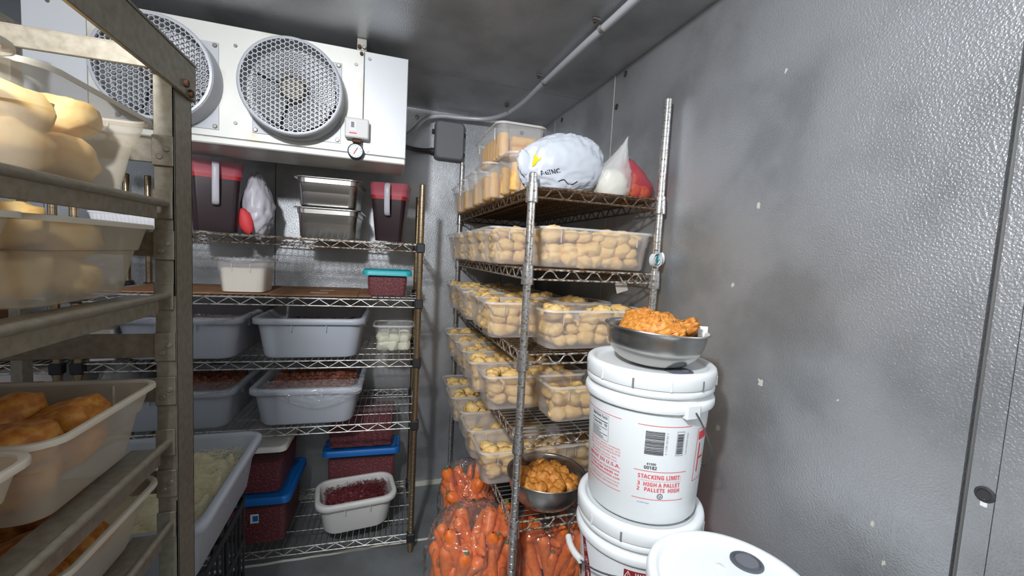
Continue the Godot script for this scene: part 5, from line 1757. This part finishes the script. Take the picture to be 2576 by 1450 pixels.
	b.body(func(d: Vector3) -> Vector3:
		var s := 1.0 + 0.08 * f.get_noise_3d(d.x * 1.5, d.y, d.z * 1.5 + 3) + 0.05 * (1.0 - 2.0 * absf(f.get_noise_3d(d.x * 4, d.y * 1.5, d.z * 4)))
		s += 0.035 * (1.0 - 2.0 * absf(f.get_noise_3d(d.x * 8, d.y * 2.5, d.z * 8)))
		var p := d * Vector3(0.066, 0.1, 0.055) * s
		if p.y > 0.02:
			var u := (p.y - 0.02) / 0.08
			p.x = p.x * (1.0 - 0.75 * u) + 0.045 * u
			p.z *= 1.0 - 0.8 * u
			p.y += 0.03 * u * u
		p.y = maxf(p.y, -0.058)
		return p, 44, 48)
	solo("plastic_bag", "clear plastic bag of white curd twisted to a point beside the shopping bag", "bag", b.done(), m.bag_clear, Vector3(0.742, y + 0.06, -1.262))
	b = MB.new()
	b.body(func(d: Vector3) -> Vector3:
		var p := d * Vector3(0.056, 0.052, 0.044) * (1.0 + 0.15 * f.get_noise_3d(d.x, d.y, d.z + 7))
		p.y = maxf(p.y, -0.036)
		return p, 16, 20)
	solo("white_curd", "white curd inside the clear twisted bag", "food", b.done(), m.tofu_white, Vector3(0.742, y + 0.04, -1.264))
	# red net of potatoes
	for k in 4:
		var pt := MB.new()
		var nf := noise(1.2, 230 + k, 2)
		pt.body(func(d: Vector3) -> Vector3: return d * Vector3(0.033, 0.027, 0.027) * (1.0 + 0.14 * nf.get_noise_3d(d.x, d.y, d.z)), 12, 14)
		solo("potato", "brown potato in the red net bag on the top shelf", "potato", pt.done(), m.potato, [Vector3(0.822, y + 0.029, -1.262), Vector3(0.868, y + 0.025, -1.268), Vector3(0.832, y + 0.07, -1.29), Vector3(0.84, y + 0.026, -1.33)][k], Basis.from_euler(Vector3(k, 2 * k, 0.5 * k)), "potatoes in the red net")
	b = MB.new()
	b.body(func(d: Vector3) -> Vector3:
		var p := d * Vector3(0.066, 0.078, 0.062) * (1.0 + 0.06 * f.get_noise_3d(d.x * 2, d.y * 2, d.z * 2 + 1))
		if p.y > 0.0:
			var u := p.y / 0.078
			p.x = p.x * (1.0 - 0.6 * u) - 0.045 * u
			p.y *= 1.25
		p.y = maxf(p.y, -0.044)
		return p, 30, 36)
	solo("net_bag", "red net bag of potatoes at the top shelf corner by the wall", "bag", b.done(), m.net_red, Vector3(0.848, y + 0.045, -1.285))

# ---------------------------------------------------------------- left corner: a second rack, cartons, a neighbouring pan rack
func carton(called: String, label: String, at: Vector3, turn: float, s: Vector3, mt: Material, band: Material) -> void:
	var t := thing(called, label, "carton", at, turn)
	part(t, "body", span(-s.x / 2, s.x / 2, 0, s.y, -s.z / 2, s.z / 2, 0.002), mt)
	part(t, "tape", span(-0.024, 0.024, s.y - 0.05, s.y + 0.0006, -s.z / 2 - 0.0006, s.z / 2 + 0.0006), m.tape_grey)
	if band != null:
		part(t, "printed_band", span(-s.x / 2 + 0.01, s.x / 2 - 0.04, s.y * 0.62, s.y * 0.86, s.z / 2, s.z / 2 + 0.0006), band)
		part(t, "printed_band", span(-s.x / 2 + 0.01, s.x * 0.1, s.y * 0.3, s.y * 0.4, s.z / 2, s.z / 2 + 0.0006), band)

func left_corner() -> void:
	wire_rack("wire_shelf_rack", "chrome wire rack of cartons in the corner past the cooling unit", Vector3(-1.80, 0, -1.93), deg_to_rad(-1.0), 0.69, 0.44, [1.67, 1.67, 1.67, 1.67], [1.18, 0.909, 0.624, 0.15],
		{"post": m.bronze_post, "wire": [m.chrome_wire], "deck": [m.chrome_wire], "collar": m.black_plastic, "square": true}, false, 3)
	carton("carton", "white carton with red print on the corner rack, upper of two", Vector3(-1.26, 0.911, -2.12), 0.05, Vector3(0.26, 0.13, 0.3), m.carton_white, m.pack_red)
	carton("carton", "white carton with pale red print on the corner rack, lower shelf", Vector3(-1.245, 0.626, -2.13), 0.0, Vector3(0.2, 0.235, 0.3), m.carton_white, m.pack_red)
	carton("carton", "brown cardboard carton on the corner rack lower shelf", Vector3(-1.48, 0.626, -2.13), 0.0, Vector3(0.24, 0.23, 0.3), m.cardboard, null)
	carton("carton", "brown cardboard carton on the corner rack upper shelf", Vector3(-1.56, 0.911, -2.13), 0.0, Vector3(0.26, 0.16, 0.3), m.cardboard, null)
	carton("food_packet", "red and white packet at the third shelf end of the back rack", Vector3(-1.0, 0.911, -2.0), 0.2, Vector3(0.07, 0.12, 0.14), m.carton_white, m.pack_red)
	var f := noise(1.8, 251, 4, FastNoiseLite.TYPE_SIMPLEX)
	var b := MB.new()
	b.body(func(d: Vector3) -> Vector3:
		var s := 1.0 + 0.15 * f.get_noise_3d(d.x, d.y, d.z) + 0.08 * (1.0 - 2.0 * absf(f.get_noise_3d(d.x * 3, d.y * 3, d.z * 3)))
		var p := d * Vector3(0.05, 0.13, 0.12) * s
		p.y = maxf(p.y, -0.12)
		return p, 30, 36)
	solo("plastic_bag", "clear crumpled plastic bag at the fourth shelf end of the back rack", "bag", b.done(), m.bag_clear, Vector3(-0.99 - 0.01, 0.626 + 0.121, -2.06))
	# the top of a second pan rack farther left
	var t := thing("pan_rack", "second aluminium pan rack farther left, its top rail showing", "rack", Vector3(-0.92, 0, -1.49))
	part(t, "top_rail", span(-0.012, 0.012, -0.02, 0.02, 0.0, 0.9, 0.002), m.aluminium, Vector3(0, 1.905, 0))
	part(t, "top_rail", span(-0.012, 0.012, -0.02, 0.02, 0.0, 0.9, 0.002), m.aluminium, Vector3(-0.5, 1.905, 0))
	part(t, "top_sheet", span(-0.49, -0.012, -0.016, -0.012, 0.0, 0.9), m.aluminium, Vector3(0, 1.905, 0))
	for x in [0.0, -0.5]:
		for z in [0.03, 0.87]:
			part(t, "post", span(-0.012, 0.012, 0.0, 1.885, -0.02, 0.02, 0.002), m.aluminium, Vector3(x, 0, z))
